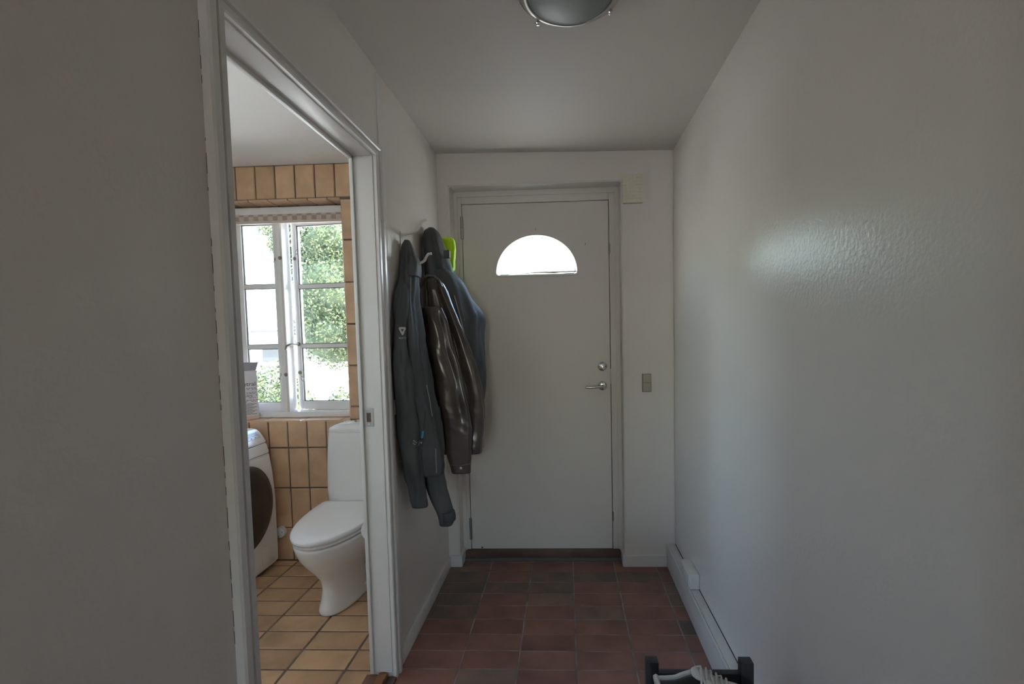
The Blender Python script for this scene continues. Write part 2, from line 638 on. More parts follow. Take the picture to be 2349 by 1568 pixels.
# ------------------------------------------------------------------ doorway to the bathroom
t1 = empty('trim_1', (0, YF, 0), label='glossy white door lining and moulded architrave around the bathroom doorway', cat='door frame', kind='structure')
boxes('side_lining', [((-WT, YF, 0.03), (0.0, YF + 0.012, DH + 0.012)), ((-WT, YF - 0.012, 0.03), (-0.072, YF, DH))], TRIM, t1, bevel=0.0015)
boxes('side_lining', [((-WT, YN - 0.012, 0.03), (0.0, YN, DH + 0.012)), ((-WT, YN, 0.03), (-0.072, YN + 0.012, DH))], TRIM, t1, bevel=0.0015)
boxes('head_lining', [((-WT, YN, DH), (0.0, YF, DH + 0.012)), ((-WT, YN, DH - 0.012), (-0.072, YF, DH))], TRIM, t1, bevel=0.0015)


def architrave(name, p0, p1, across, parent):
    """moulded board: profile (offset across, proud of the wall)"""
    prof = [(0.0, 0.0), (0.0, 0.013), (0.004, 0.016), (0.020, 0.016), (0.023, 0.010), (0.027, 0.010), (0.030, 0.018), (0.036, 0.021), (0.052, 0.021), (0.057, 0.017), (0.058, 0.0)]
    A, B = Vector(p0), Vector(p1)
    bm = bmesh.new()
    R = []
    for base, k in ((A, 0), (B, 1)):
        R.append([bm.verts.new(base + Vector(across[k]) * o + Vector((h, 0, 0))) for o, h in prof])
    for i in range(len(prof) - 1):
        bm.faces.new((R[0][i], R[0][i + 1], R[1][i + 1], R[1][i]))
    bm.faces.new(R[0])
    bm.faces.new(R[1][::-1])
    o = link(name, to_mesh(name, bm), TRIM)
    return world_child(o, parent)


architrave('architrave', (0, YF + 0.004, 0.0), (0, YF + 0.004, DH + 0.004), [(0, 1, 0), (0, 1, 0.82)], t1)
architrave('architrave', (0, YN - 0.004, 0.0), (0, YN - 0.004, DH + 0.004), [(0, -1, 0), (0, -1, 0.82)], t1)
architrave('architrave', (0, YF + 0.004, DH + 0.004), (0, YN - 0.004, DH + 0.004), [(0, 1, 0.82), (0, -1, 0.82)], t1)
# dark broken crack between plaster and near architrave
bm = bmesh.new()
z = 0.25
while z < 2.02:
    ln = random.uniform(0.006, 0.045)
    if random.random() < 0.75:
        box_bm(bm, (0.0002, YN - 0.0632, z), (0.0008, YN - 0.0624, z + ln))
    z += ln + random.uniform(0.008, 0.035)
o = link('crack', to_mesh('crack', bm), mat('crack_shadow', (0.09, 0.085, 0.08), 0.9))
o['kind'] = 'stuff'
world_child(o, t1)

sp = empty('strike_plate', (-0.05, YF - 0.002, 1.05), label='brushed metal strike plate screwed to the bathroom door lining', cat='strike plate')
SX0, SX1, SZ0, SZ1 = -0.070, -0.034, 1.020, 1.092
cx, cz, w, h = (SX0 + SX1) / 2, (SZ0 + SZ1) / 2, (SX1 - SX0) / 2, (SZ1 - SZ0) / 2
hw, hh = 0.0085, 0.018
boxes('plate', [((SX0, YF - 0.0025, SZ0), (cx - hw, YF - 0.0003, SZ1)), ((cx + hw, YF - 0.0025, SZ0), (SX1, YF - 0.0003, SZ1)), ((cx - hw, YF - 0.0025, SZ0), (cx + hw, YF - 0.0003, cz - hh)), ((cx - hw, YF - 0.0025, cz + hh), (cx + hw, YF - 0.0003, SZ1))], BRUSH, sp)
boxes('latch_hole', [((cx - hw, YF - 0.0012, cz - hh), (cx + hw, YF - 0.0004, cz + hh))], WOODD, sp)
for zz in (SZ0 + 0.009, SZ1 - 0.009):
    lathe('screw', [(0.0, 0.0012), (0.0028, 0.0008), (0.0032, 0.0)], STEEL, (cx, YF - 0.0025, zz), (0, -1, 0), n=12, parent=sp)

finish(boxes('trim_2', [((0.0, YF + 0.063, 0.0), (0.005, YF + 0.118, 2.385))], TRIM, bevel=0.001), 'flat glossy white cover strip beside the bathroom architrave', 'trim', kind='structure')

th = empty('door_threshold', (-0.03, -1.3, 0), label='oiled wooden threshold board in the bathroom doorway', cat='threshold')
boxes('inner_board', [((-0.105, YN, 0.0), (-0.055, YF, 0.020))], mat('wood_mid', (0.19, 0.095, 0.06), 0.45, var=dict(amount=0.3, scale=12)), th, bevel=0.002)
boxes('middle_board', [((-0.0545, YN, 0.0), (-0.020, YF, 0.028))], WOOD, th, bevel=0.003)
boxes('outer_board', [((-0.0195, YN, 0.0), (0.016, YF, 0.012))], WOODD, th, bevel=0.002)

# ------------------------------------------------------------------ front door
DX0, DX1, DZ0, DZ1, DY = 0.1139, 0.9789, 0.0525, 2.141, 0.120
t3 = empty('trim_3', (0.55, 0.12, 0), label='white frame of the front door set back in the wall recess', cat='door frame', kind='structure')
boxes('side_frame', [((RX0 - 0.012, DY - 0.004, 0.045), (DX0 - 0.004, 0.20, RZ + 0.012)), ((RX0 - 0.012, DY - 0.012, 0.045), (RX0 + 0.022, DY, RZ + 0.012))], DOORP, t3, bevel=0.002)
boxes('side_frame', [((DX1 + 0.004, DY - 0.004, 0.045), (RX1 + 0.012, 0.20, RZ + 0.012)), ((RX1 - 0.022, DY - 0.012, 0.045), (RX1 + 0.012, DY, RZ + 0.012))], DOORP, t3, bevel=0.002)
boxes('head_frame', [((DX0 - 0.004, DY - 0.004, DZ1 + 0.004), (DX1 + 0.004, 0.20, RZ + 0.012)), ((RX0 + 0.0215, DY - 0.0115, RZ - 0.030), (RX1 - 0.0215, DY, RZ + 0.012))], DOORP, t3, bevel=0.002)
boxes('rebate', [((DX0 - 0.006, DY + 0.044, 0.05), (DX0 + 0.02, 0.19, DZ1 + 0.006)), ((DX1 - 0.02, DY + 0.044, 0.05), (DX1 + 0.006, 0.19, DZ1 + 0.006)), ((DX0, DY + 0.044, DZ1 - 0.02), (DX1, 0.19, DZ1 + 0.006))], GAP, t3)

door = empty('door_1', (0.55, DY, 0.05), label='plain white front door with half round window and lever handle', cat='door', kind='structure')
HC, HA, HB_, HT = 0.5506, 0.2406, 1.7235, 0.2295


def moon(x):
    """lower and upper edge of the half-round light at x (None outside)"""
    u = (x - HC) / HA
    if abs(u) >= 1:
        return None
    up = HB_ + 0.012 + (HT - 0.012) * math.sqrt(1 - u * u)
    d = HA - abs(x - HC)
    lo = HB_
    if d < 0.014:
        lo = HB_ + 0.014 - math.sqrt(max(0.0, 0.014 ** 2 - (0.014 - d) ** 2))
    return lo, max(up, lo + 1e-4)


def moon_outline(grow=0.0, n=48):
    pts = []
    N = n
    us = [-math.cos(PI * k / N) for k in range(N + 1)]
    for u in us:
        x = HC + u * (HA - 1e-5)
        lo, up = moon(x)
        pts.append((x, up))
    for u in us[::-1]:
        x = HC + u * (HA - 1e-5)
        lo, up = moon(x)
        pts.append((x, lo))
    c = Vector((HC, HB_ + 0.09))
    out = []
    for p in pts:
        v = Vector(p)
        d = (v - c)
        out.append(v + d.normalized() * grow)
    return out


bm = bmesh.new()
N = 48
xs = [HC - math.cos(PI * k / N) * (HA - 1e-5) for k in range(N + 1)]


def quad(bm, pts):
    bm.faces.new([bm.verts.new(p) for p in pts])


for Y in (DY, DY + 0.042):
    quad(bm, [(DX0, Y, DZ0), (xs[0], Y, DZ0), (xs[0], Y, DZ1), (DX0, Y, DZ1)])
    quad(bm, [(xs[-1], Y, DZ0), (DX1, Y, DZ0), (DX1, Y, DZ1), (xs[-1], Y, DZ1)])
    for a, b in zip(xs, xs[1:]):
        la, ua = moon(a)
        lb, ub = moon(b)
        quad(bm, [(a, Y, DZ0), (b, Y, DZ0), (b, Y, lb), (a, Y, la)])
        quad(bm, [(a, Y, ua), (b, Y, ub), (b, Y, DZ1), (a, Y, DZ1)])
for a, b in zip(xs, xs[1:]):
    for i in (0, 1):
        quad(bm, [(a, DY, moon(a)[i]), (b, DY, moon(b)[i]), (b, DY + 0.042, moon(b)[i]), (a, DY + 0.042, moon(a)[i])])
for p, q in (((DX0, DZ0), (DX1, DZ0)), ((DX1, DZ0), (DX1, DZ1)), ((DX1, DZ1), (DX0, DZ1)), ((DX0, DZ1), (DX0, DZ0))):
    quad(bm, [(p[0], DY, p[1]), (q[0], DY, q[1]), (q[0], DY + 0.042, q[1]), (p[0], DY + 0.042, p[1])])
bmesh.ops.remove_doubles(bm, verts=bm.verts, dist=1e-6)
leaf = link('door_leaf', to_mesh('door_leaf', bm), DOORP)
world_child(leaf, door)
ol = moon_outline()
o = tube('glazing_bead', [(p.x, DY + 0.021, p.y) for p in moon_outline(-0.011)], 0.0022, RUBBER, door, n=6, closed=True)
boxes('window_ledge', [((HC - HA - 0.016, DY - 0.006, HB_ - 0.0135), (HC + HA + 0.013, DY, HB_ - 0.002))], DOORP, door, bevel=0.002)
bm = bmesh.new()
for Y in (DY + 0.024, DY + 0.030):
    bm.faces.new([bm.verts.new((p.x, Y, p.y)) for p in moon_outline(-0.0005)])
o = link('pane', to_mesh('pane', bm), GLASS)
world_child(o, door)
# handle and lock
HXc, HZ = 0.931, 1.050
hd = lathe('handle', [(0.0, 0.012), (0.020, 0.012), (0.0255, 0.009), (0.027, 0.0)], STEEL, (HXc, DY, HZ), (0, -1, 0), n=32, parent=door)
tube('lever', [(HXc, DY - 0.008, HZ), (HXc, DY - 0.040, HZ), (HXc - 0.004, DY - 0.049, HZ), (HXc - 0.014, DY - 0.053, HZ), (HXc - 0.05, DY - 0.054, HZ - 0.002), (HXc - 0.085, DY - 0.054, HZ - 0.003), (HXc - 0.103, DY - 0.052, HZ - 0.001)], 0.008, STEEL, None, n=12)
lev = bpy.data.objects['lever']
lev.parent = hd
lk = lathe('lock_rosette', [(0.0, 0.010), (0.021, 0.010), (0.026, 0.007), (0.027, 0.0)], STEEL, (HXc + 0.001, DY, 1.166), (0, -1, 0), n=32, parent=door)
o = boxes('thumb_turn', [((HXc - 0.005, DY - 0.027, 1.148), (HXc + 0.007, DY - 0.010, 1.176))], STEEL, None, bevel=0.003)
o.parent = lk
for sx in (-0.017, 0.018):
    o = lathe('screw', [(0.0, 0.001), (0.003, 0.0)], GAP, (HXc + sx, DY - 0.0105, 1.166), (0, -1, 0), n=10)
    o.parent = lk
for z0, z1 in ((1.943, 2.071), (0.114, 0.247)):
    zm = (z0 + z1) / 2
    tube('hinge', [(DX0 - 0.003, DY - 0.006, z0), (DX0 - 0.003, DY - 0.006, zm - 0.001)], 0.0085, BRUSH, door, n=14)
    tube('hinge', [(DX0 - 0.003, DY - 0.006, zm + 0.001), (DX0 - 0.003, DY - 0.006, z1)], 0.0085, BRUSH, door, n=14)
for z0, z1 in ((1.836, 1.887), (1.060, 1.152), (0.2255, 0.2796)):
    boxes('edge_keep', [((DX1 + 0.0005, DY - 0.0055, z0), (DX1 + 0.009, DY + 0.002, z1))], BRASSD, door)
for x, zz in ((0.549, 1.985), (0.842, 1.892)):
    boxes('nail', [((x - 0.001, DY - 0.004, zz - 0.006), (x + 0.001, DY, zz + 0.006))], GAP, door)
boxes('peg', [((0.172, DY - 0.003, 0.056), (0.182, DY, 0.064))], GAP, door)

ts = empty('front_door_sill', (0.55, 0.09, 0), label='dark wooden sill and grey strip under the front door', cat='threshold')
boxes('sill_board', [((RX0 + 0.015, 0.075, 0.0), (RX1 - 0.015, 0.20, 0.0515))], mat('sill_wood', (0.115, 0.066, 0.045), 0.5, var=dict(amount=0.35, scale=6)), ts, bevel=0.004)
boxes('weather_strip', [((RX0 + 0.015, 0.060, 0.0), (RX1 - 0.015, 0.0755, 0.018))], RUBBER, ts, bevel=0.002)

# ------------------------------------------------------------------ things on the end wall
ch = empty('door_chime', (1.104, -0.02, 2.16), label='cream door chime box with basketweave relief beside the door top', cat='door chime')
CX0, CX1, CZ0, CZ1 = 1.046, 1.160, 2.083, 2.237
boxes('housing', [((CX0 + 0.003, -0.034, CZ0 + 0.003), (CX1 - 0.003, 0.0, CZ1 - 0.003))], CREAM, ch, bevel=0.002)
bm = bmesh.new()
nx, nz = 6, 8
cw, chh = (CX1 - CX0) / nx, (CZ1 - CZ0) / nz
done = set()
for i in range(nx):
    for k in range(nz):
        if (i, k) in done:
            continue
        di, dk = (2, 1) if (i + k) % 2 == 0 else (1, 2)
        if i + di > nx or (i + 1, k) in done:
            di = 1
        if k + dk > nz or (i, k + 1) in done:
            dk = 1
        for a in range(di):
            for b in range(dk):
                done.add((i + a, k + b))
        d = random.uniform(0.002, 0.0065)
        box_bm(bm, (CX0 + i * cw + 0.0004, -0.034 - d, CZ0 + k * chh + 0.0004), (CX0 + (i + di) * cw - 0.0004, -0.032, CZ0 + (k + dk) * chh - 0.0004))
world_child(link('woven_cover', to_mesh('woven_cover', bm), CREAM), ch)

sw = empty('light_switch', (1.174, -0.005, 1.076), label='grey beige double light switch right of the front door', cat='light switch')
boxes('frame', [((1.148, -0.008, 1.024), (1.199, 0.0, 1.128))], BEIGED, sw, bevel=0.002)
for z0, z1 in ((1.0275, 1.0745), (1.0775, 1.1245)):
    boxes('rocker', [((1.1515, -0.013, z0), (1.1955, -0.006, z1))], BEIGE, sw, bevel=0.002)

lsw = empty('wall_switch', (0.005, -0.78, 1.075), label='small beige switch plate half hidden behind the black motorcycle jacket', cat='light switch')
boxes('plate', [((0.0, -0.823, 1.045), (0.009, -0.745, 1.105))], CREAM, lsw, bevel=0.002)
boxes('rocker', [((0.008, -0.810, 1.052), (0.012, -0.758, 1.098))], CREAM, lsw, bevel=0.0015)

# ------------------------------------------------------------------ ceiling lamp
LX, LY, LR = 0.7459, -1.312, 0.155
lz = HL - (HL - HR) * LX / XR
lamp = empty('ceiling_lamp', (LX, LY, lz), label='round ceiling lamp with frosted glass and brushed metal rim', cat='ceiling lamp')
lathe('rim', [(LR - 0.012, 0.0), (LR, -0.003), (LR + 0.001, -0.018), (LR - 0.001, -0.032), (LR - 0.006, -0.040), (LR - 0.014, -0.046), (LR - 0.026, -0.050), (LR - 0.029, -0.049), (LR - 0.031, -0.040), (LR - 0.031, 0.0)], BRUSH, (LX, LY, lz), (0, 0, 1), n=72, parent=lamp, auto=60)
lathe('glass_shade', [(LR - 0.029, -0.044), (LR - 0.034, -0.050), (LR - 0.055, -0.056), (0.06, -0.062), (0.03, -0.064), (0.0, -0.0645)], FROST, (LX, LY, lz), (0, 0, 1), n=72, parent=lamp, auto=60)
for ang in (135, 27, 255):
    a = math.radians(ang)
    px, py = LX + math.cos(a) * (LR - 0.016), LY + math.sin(a) * (LR - 0.016)
    lathe('clamp_screw', [(0.004, 0.0), (0.004, 0.005), (0.0075, 0.006), (0.0085, 0.010), (0.006, 0.014), (0.0, 0.0155)], CHROME, (px, py, lz - 0.0465), (0, 0, -1), n=16, parent=lamp)

# ------------------------------------------------------------------ the bathroom shell
BY, BH, BXL, BYN = 0.078, 2.398, -1.66, -3.2
BZ0 = 0.0
finish(boxes('wall_bathroom_sides', [((BXL - 0.1, BYN - 0.1, 0), (BXL, -2.98, 2.46)), ((BXL - 0.1, -2.03, 0), (BXL, -1.44, 2.46)), ((BXL - 0.1, -1.08, 0), (BXL, 0.42, 2.46)), ((BXL - 0.1, -1.44, 0), (BXL, -1.08, 1.25)), ((BXL - 0.1, -1.44, 2.25), (BXL, -1.08, 2.46)), ((BXL - 0.1, -2.98, 0), (BXL, -2.03, 1.0)), ((BXL - 0.1, -2.98, 2.25), (BXL, -2.03, 2.46)), ((BXL, BYN - 0.1, 0), (-WT, BYN, 2.46))], TPAT), 'pale side and near walls of the bathroom', 'wall', kind='structure')
finish(boxes('ceiling_bathroom', [((BXL - 0.1, BYN - 0.1, BH), (-WT, 0.1, BH + 0.1))], mat('bathroom_ceiling_paint', (0.80, 0.785, 0.765), 0.6)), 'white bathroom ceiling', 'ceiling', kind='structure')
bf = finish(boxes('floor_bathroom', [((BXL, BYN, -0.12), (-WT + 0.02, 0.2, -0.002))], GROUT_B), 'bathroom floor of ochre rectangular tiles with brown joints', 'floor', kind='structure')
BFW, BFH, JB = 0.2475, 0.1290, 0.0080
for r in range(0, 30):
    y1 = 0.0098 + BFH - r * BFH
    y0 = y1 - BFH
    y1 = min(y1, BY)
    if y0 < -2.0:
        break
    for c in range(-1, 7):
        x0 = -1.4555 - 0.2475 + c * BFW
        x1 = x0 + BFW
        x0 = max(x0, BXL)
        x1 = min(x1, -0.1055 if y0 > YN and y1 < YF else -WT)
        if x1 - x0 < 0.03:
            continue
        tile(tile_mesh(x1 - x0 - JB, y1 - y0 - JB, 0.02, 'floor', BFLOOR, 0.003), ((x0 + x1) / 2, (y0 + y1) / 2, 0.0), bf)

WX0, WX1, WZ0, WZ1 = -1.405, -0.603, 0.872, 2.190
WD = 0.125                                    # depth of the tiled reveal
bw = finish(boxes('wall_bathroom_window', [((BXL, BY + 0.006, 0), (WX0 - 0.004, 0.40, 2.46)), ((WX1 + 0.004, BY + 0.006, 0), (-WT, 0.40, 2.46)), ((WX0 - 0.004, BY + 0.006, 0), (WX1 + 0.004, 0.40, WZ0 - 0.006)), ((WX0 - 0.004, BY + 0.006, WZ1 + 0.006), (WX1 + 0.004, 0.40, 2.46))], GROUT_B),
            'bathroom outer wall of ochre upright tiles around the window', 'wall', kind='structure')
JW = 0.008


def rect_minus(r, h):
    x0, z0, x1, z1 = r
    a0, b0, a1, b1 = h
    if x1 <= a0 or x0 >= a1 or z1 <= b0 or z0 >= b1:
        return [r]
    out = []
    if z0 < b0:
        out.append((x0, z0, x1, b0))
    if z1 > b1:
        out.append((x0, b1, x1, z1))
    zz0, zz1 = max(z0, b0), min(z1, b1)
    if x0 < a0:
        out.append((x0, zz0, a0, zz1))
    if x1 > a1:
        out.append((a1, zz0, x1, zz1))
    return out


xl0 = -1.113 - 5 * 0.1203
for i in range(0, 14):
    x0, x1 = xl0 + i * 0.1203, xl0 + (i + 1) * 0.1203
    x0, x1 = max(x0, BXL), min(x1, -WT)
    if x1 - x0 < 0.02:
        continue
    for k in range(-1, 10):
        z1 = 2.200 - k * 0.2493
        z0 = z1 - 0.2493
        z0, z1 = max(z0, 0.0), min(z1, BH)
        for (a, b, c, d) in rect_minus((x0, z0, x1, z1), (WX0, WZ0, WX1, WZ1)):
            if c - a < 0.02 or d - b < 0.02:
                continue
            tile(tile_mesh(c - a - JW, d - b - JW, 0.012, 'back', BTILE), ((a + c) / 2, BY, (b + d) / 2), bw)
# soffit, sill and reveal tiles
i = 0
x = WX0
while x < WX1 - 0.02:
    x1 = min(x + 0.1203, WX1)
    tile(tile_mesh(x1 - x - JW, WD - JW, 0.01, 'soffit', BTILE), ((x + x1) / 2, BY + WD / 2, WZ1), bw)
    x = x1
x = WX0
while x < WX1 - 0.02:
    x1 = min(x + 0.2475, WX1)
    tile(tile_mesh(x1 - x - JW * 0.6, WD - JW, 0.01, 'floor', BTILE), ((x + x1) / 2, BY + WD / 2, WZ0), bw)
    x = x1
z = WZ0
while z < WZ1 - 0.02:
    z1 = min(z + 0.2493, WZ1)
    tile(tile_mesh(WD - JW, z1 - z - JW, 0.01, 'left', BTILE), (WX1, BY + WD / 2, (z + z1) / 2), bw)
    tile(tile_mesh(WD - JW, z1 - z - JW, 0.01, 'right', BTILE), (WX0, BY + WD / 2, (z + z1) / 2), bw)
    z = z1

# ------------------------------------------------------------------ bathroom window
win = empty('window_1', (-1.0, 0.24, 0.9), label='white wooden bathroom window with two three pane casements, one ajar', cat='window', kind='structure')
FY0, FY1 = BY + WD, BY + WD + 0.09            # frame depth range
boxes('frame', [((WX0, FY0, WZ0), (WX0 + 0.045, FY1, WZ1)), ((WX1 - 0.030, FY0, WZ0), (WX1, FY1, WZ1)), ((WX0 + 0.045, FY0, WZ1 - 0.055), (WX1 - 0.030, FY1, WZ1)), ((WX0 + 0.045, FY0, WZ0), (WX1 - 0.030, FY1, WZ0 + 0.036))], WHITEW, win, bevel=0.004)
boxes('sill_board', [((WX0, FY0 - 0.016, WZ0 + 0.002), (WX1, FY0 + 0.002, WZ0 + 0.016))], WHITEW, win, bevel=0.003)
MX0, MX1 = -1.089, -1.043
boxes('mullion', [((MX0, FY0, WZ0 + 0.036), (MX1, FY1, WZ1 - 0.055)), ((MX0 + 0.010, FY0 - 0.005, WZ0 + 0.036), (MX1 - 0.010, FY0, WZ1 - 0.055))], WHITEW, win, bevel=0.004)


def sash(name, w, hz0, hz1, hinge_right, origin, ang):
    """casement: local x 0..w from hinge, local y depth 0..0.045"""
    e = bpy.data.objects.new(name, None)
    C.objects.link(e)
    e.location = origin
    e.rotation_euler = (0, 0, ang)
    e.empty_display_size = 0.05
    s = -1 if hinge_right else 1
    st, rb, rt, mu = 0.033, 0.055, 0.036, 0.026

    def B(nm, lst, m, bev=0.003):
        l2 = []
        for lo, hi in lst:
            xa, xb = sorted((s * lo[0], s * hi[0]))
            l2.append(((xa, lo[1], lo[2]), (xb, hi[1], hi[2])))
        o = boxes(nm, l2, m, None, bevel=bev)
        o.parent = e
        return o
    D = 0.045
    B('stile', [((0, 0, hz0), (st, D, hz1))], WHITEW)
    B('stile', [((w - st, 0, hz0), (w, D, hz1))], WHITEW)
    B('rail', [((st, 0, hz0), (w - st, D, hz0 + rb))], WHITEW)
    B('rail', [((st, 0, hz1 - rt), (w - st, D, hz1))], WHITEW)
    zs = [1.322, 1.706]
    for zz in zs:
        B('muntin', [((st, 0.004, zz - mu / 2), (w - st, D - 0.004, zz + mu / 2))], WHITEW)
    edges = [hz0 + rb] + zs + [hz1 - rt]
    for k in range(3):
        za = edges[k] + (mu / 2 if k else 0)
        zb = edges[k + 1] - (mu / 2 if k < 2 else 0)
        B('pane', [((st, 0.022, za), (w - st, 0.025, zb))], GLASS, 0)
        t = 0.004
        B('seal', [((st, 0.012, za), (st + t, 0.02, zb)), ((w - st - t, 0.012, za), (w - st, 0.02, zb)), ((st, 0.012, za), (w - st, 0.02, za + t)), ((st, 0.012, zb - t), (w - st, 0.02, zb))], RUBBER, 0)
    e.parent = win
    e.matrix_parent_inverse = win.matrix_world.inverted()
    return e


SZA, SZB = WZ0 + 0.036, WZ1 - 0.060
sl = sash('casement', MX0 + 0.0 - (WX0 + 0.045), SZA, SZB, False, (WX0 + 0.045, FY0 + 0.035, 0), 0)
sr = sash('casement', 0.408, SZA, SZB, True, (WX1 - 0.030, FY0 + 0.048, 0), math.radians(-7))


def stay(name, x, y, z, ang, parent, hook=True):
    """window hook: rosette, eye and wire loop"""
    o = lathe(name, [(0.0, 0.010), (0.005, 0.010), (0.007, 0.004), (0.011, 0.003), (0.012, 0.0)], BRASSD, (x, y, z), (0, -1, 0), n=16, parent=parent)
    if hook:
        d = Vector((math.cos(ang), 0, math.sin(ang)))
        n = Vector((-d.z, 0, d.x))
        c = Vector((x, y - 0.010, z))
        pts = [c + d * t for t in (0.0, 0.015, 0.03)] + [c + d * (0.046 + 0.016 * -math.cos(a)) + n * 0.009 * math.sin(a) for a in [k * 2 * PI / 10 for k in range(11)]]
        w = tube('hook_wire', pts, 0.0018, BRASSD, None, n=6)
        w.parent = o
    return o


stay('window_hook', MX0 - 0.014, FY0 + 0.034, 1.875, math.radians(238), win)
stay('window_hook', MX0 - 0.014, FY0 + 0.034, 1.145, math.radians(245), win)
stay('hook_eye', MX1 - 0.012, FY0 - 0.006, 1.875, 0, win, False)
stay('hook_eye', MX1 - 0.012, FY0 - 0.006, 1.145, 0, win, False)
stay('window_hook', -1.018, FY0 + 0.094, 1.885, math.radians(62), win)
stay('window_hook', -1.020, FY0 + 0.094, 1.150, math.radians(-62), win)
fst = stay('fastener', -1.018, FY0 + 0.093, 1.335, 0, win, False)
o = tube('fastener_lever', [(-1.018, FY0 + 0.088, 1.335), (-1.022, FY0 + 0.050, 1.336), (-1.032, FY0 + 0.015, 1.334), (-1.042, FY0 - 0.004, 1.325), (-1.046, FY0 - 0.010, 1.302)], 0.006, BRASSD, None, n=8)
o.parent = fst

w2 = empty('added_side_window', (BXL, -2.4, 1.6), label='white framed window added unseen in the bathroom side wall to light bathroom and hall', cat='window', kind='structure')  # unseen, added for bathroom light and the bright band on the hall wall
boxes('frame', [((BXL - 0.09, -2.98, 1.0), (BXL - 0.03, -2.93, 2.25)), ((BXL - 0.09, -2.08, 1.0), (BXL - 0.03, -2.03, 2.25)), ((BXL - 0.09, -2.93, 1.0), (BXL - 0.03, -2.08, 1.05)), ((BXL - 0.09, -2.93, 2.20), (BXL - 0.03, -2.08, 2.25))], WHITEW, w2, bevel=0.003)
boxes('pane', [((BXL - 0.062, -2.93, 1.05), (BXL - 0.058, -2.08, 2.20))], GLASS, w2)

w3 = empty('added_high_window', (BXL, -1.27, 1.7), label='small high white framed window added unseen in the bathroom side wall to light the tiles', cat='window', kind='structure')  # second unseen window, added to brighten the bathroom tiles
boxes('frame', [((BXL - 0.09, -1.44, 1.25), (BXL - 0.03, -1.40, 2.25)), ((BXL - 0.09, -1.12, 1.25), (BXL - 0.03, -1.08, 2.25)), ((BXL - 0.09, -1.40, 1.25), (BXL - 0.03, -1.12, 1.29)), ((BXL - 0.09, -1.40, 2.21), (BXL - 0.03, -1.12, 2.25))], WHITEW, w3, bevel=0.003)
boxes('pane', [((BXL - 0.062, -1.40, 1.29), (BXL - 0.058, -1.12, 2.21))], GLASS, w3)

# blind drawn up under the window head
bl = empty('window_blind', (-1.0, BY + 0.08, 2.12), label='folded up checked fabric blind under the window head', cat='blind')
boxes('head_rail', [((WX0 + 0.004, BY + 0.085, 2.131), (WX1 - 0.004, BY + 0.122, 2.176))], WHITEW, bl, bevel=0.004)
boxes('fabric', [((WX0 + 0.006, BY + 0.074, 2.094), (WX1 - 0.006, BY + 0.084, 2.132))], CHECK, bl, bevel=0.002)
boxes('bottom_rail', [((WX0 + 0.006, BY + 0.070, 2.077), (WX1 - 0.006, BY + 0.090, 2.0935))], mat('blind_rail', (0.62, 0.55, 0.48), 0.5), bl, bevel=0.003)

# detergent carton on the sill
cb = empty('detergent_carton', (-1.26, 0.125, WZ0), label='white printed detergent carton with open grey flap on the window sill', cat='carton')
Rm = Matrix.Translation((-1.222, 0.165, WZ0)) @ Matrix.Rotation(math.radians(38), 4, 'Z')
BW_, BD_, BHH = 0.135, 0.055, 0.305


def local_box(name, lo, hi, m, parent, bev=0.0):
    o = boxes(name, [(lo, hi)], m, None, bevel=bev)
    o.data.transform(Rm)
    return world_child(o, parent)


local_box('body', (-BW_, 0, 0.001), (0, BD_, BHH), CARD, cb, 0.0015)
local_box('base_band', (-BW_ - 0.0006, -0.0006, 0.001), (0.0006, BD_ + 0.0006, 0.022), mat('peach_band', (0.70, 0.50, 0.42), 0.6), cb)
local_box('inside', (-BW_ + 0.003, 0.003, BHH - 0.001), (-0.003, BD_ - 0.003, BHH + 0.0008), CARDB, cb)
pl = [Rm @ Vector(p) for p in ((-BW_, BD_, BHH), (0, BD_, BHH), (0.018, BD_ + 0.022, BHH + 0.05), (-BW_ + 0.01, BD_ + 0.022, BHH + 0.05))]
nrm = (pl[1] - pl[0]).cross(pl[3] - pl[0]).normalized() * 0.0015
prism('flap', pl, nrm, CARDG, cb)
xd, yd = Rm.to_3x3() @ Vector((1, 0, 0)), Vector((0, 0, 1))


def on_face(u, v):
    return Rm @ Vector((u, -0.0006, v))


text_on('print', 'Neutral', 0.038, INK, on_face(-0.068, 0.222), xd, yd, cb)
bm = bmesh.new()
for zz in (0.195, 0.188, 0.176, 0.168, 0.160, 0.150, 0.143, 0.135, 0.120, 0.112):
    u = -0.118
    while u < -0.012:
        l = random.uniform(0.006, 0.016)
        if random.random() < 0.7:
            vs = [bm.verts.new(Rm @ Vector(p)) for p in ((u, -0.0005, zz), (u + l, -0.0005, zz), (u + l, -0.0005, zz + 0.0035), (u, -0.0005, zz + 0.0035))]
            bm.faces.new(vs)
        u += l + 0.004
for k in range(10):
    zz = 0.098 - k * 0.0072
    vs = [bm.verts.new(Rm @ Vector(p)) for p in ((-0.12, -0.0005, zz), (-0.010 - 0.012 * (k % 3), -0.0005, zz), (-0.010 - 0.012 * (k % 3), -0.0005, zz + 0.0032), (-0.12, -0.0005, zz + 0.0032))]
    bm.faces.new(vs)
o = link('small_print', to_mesh('small_print', bm), INKB)
o['kind'] = 'stuff'
world_child(o, cb)

# ------------------------------------------------------------------ toilet
TC = -0.483
toi = empty('toilet', (TC, -0.3, 0), label='white close coupled toilet with closed lid below the window', cat='toilet')


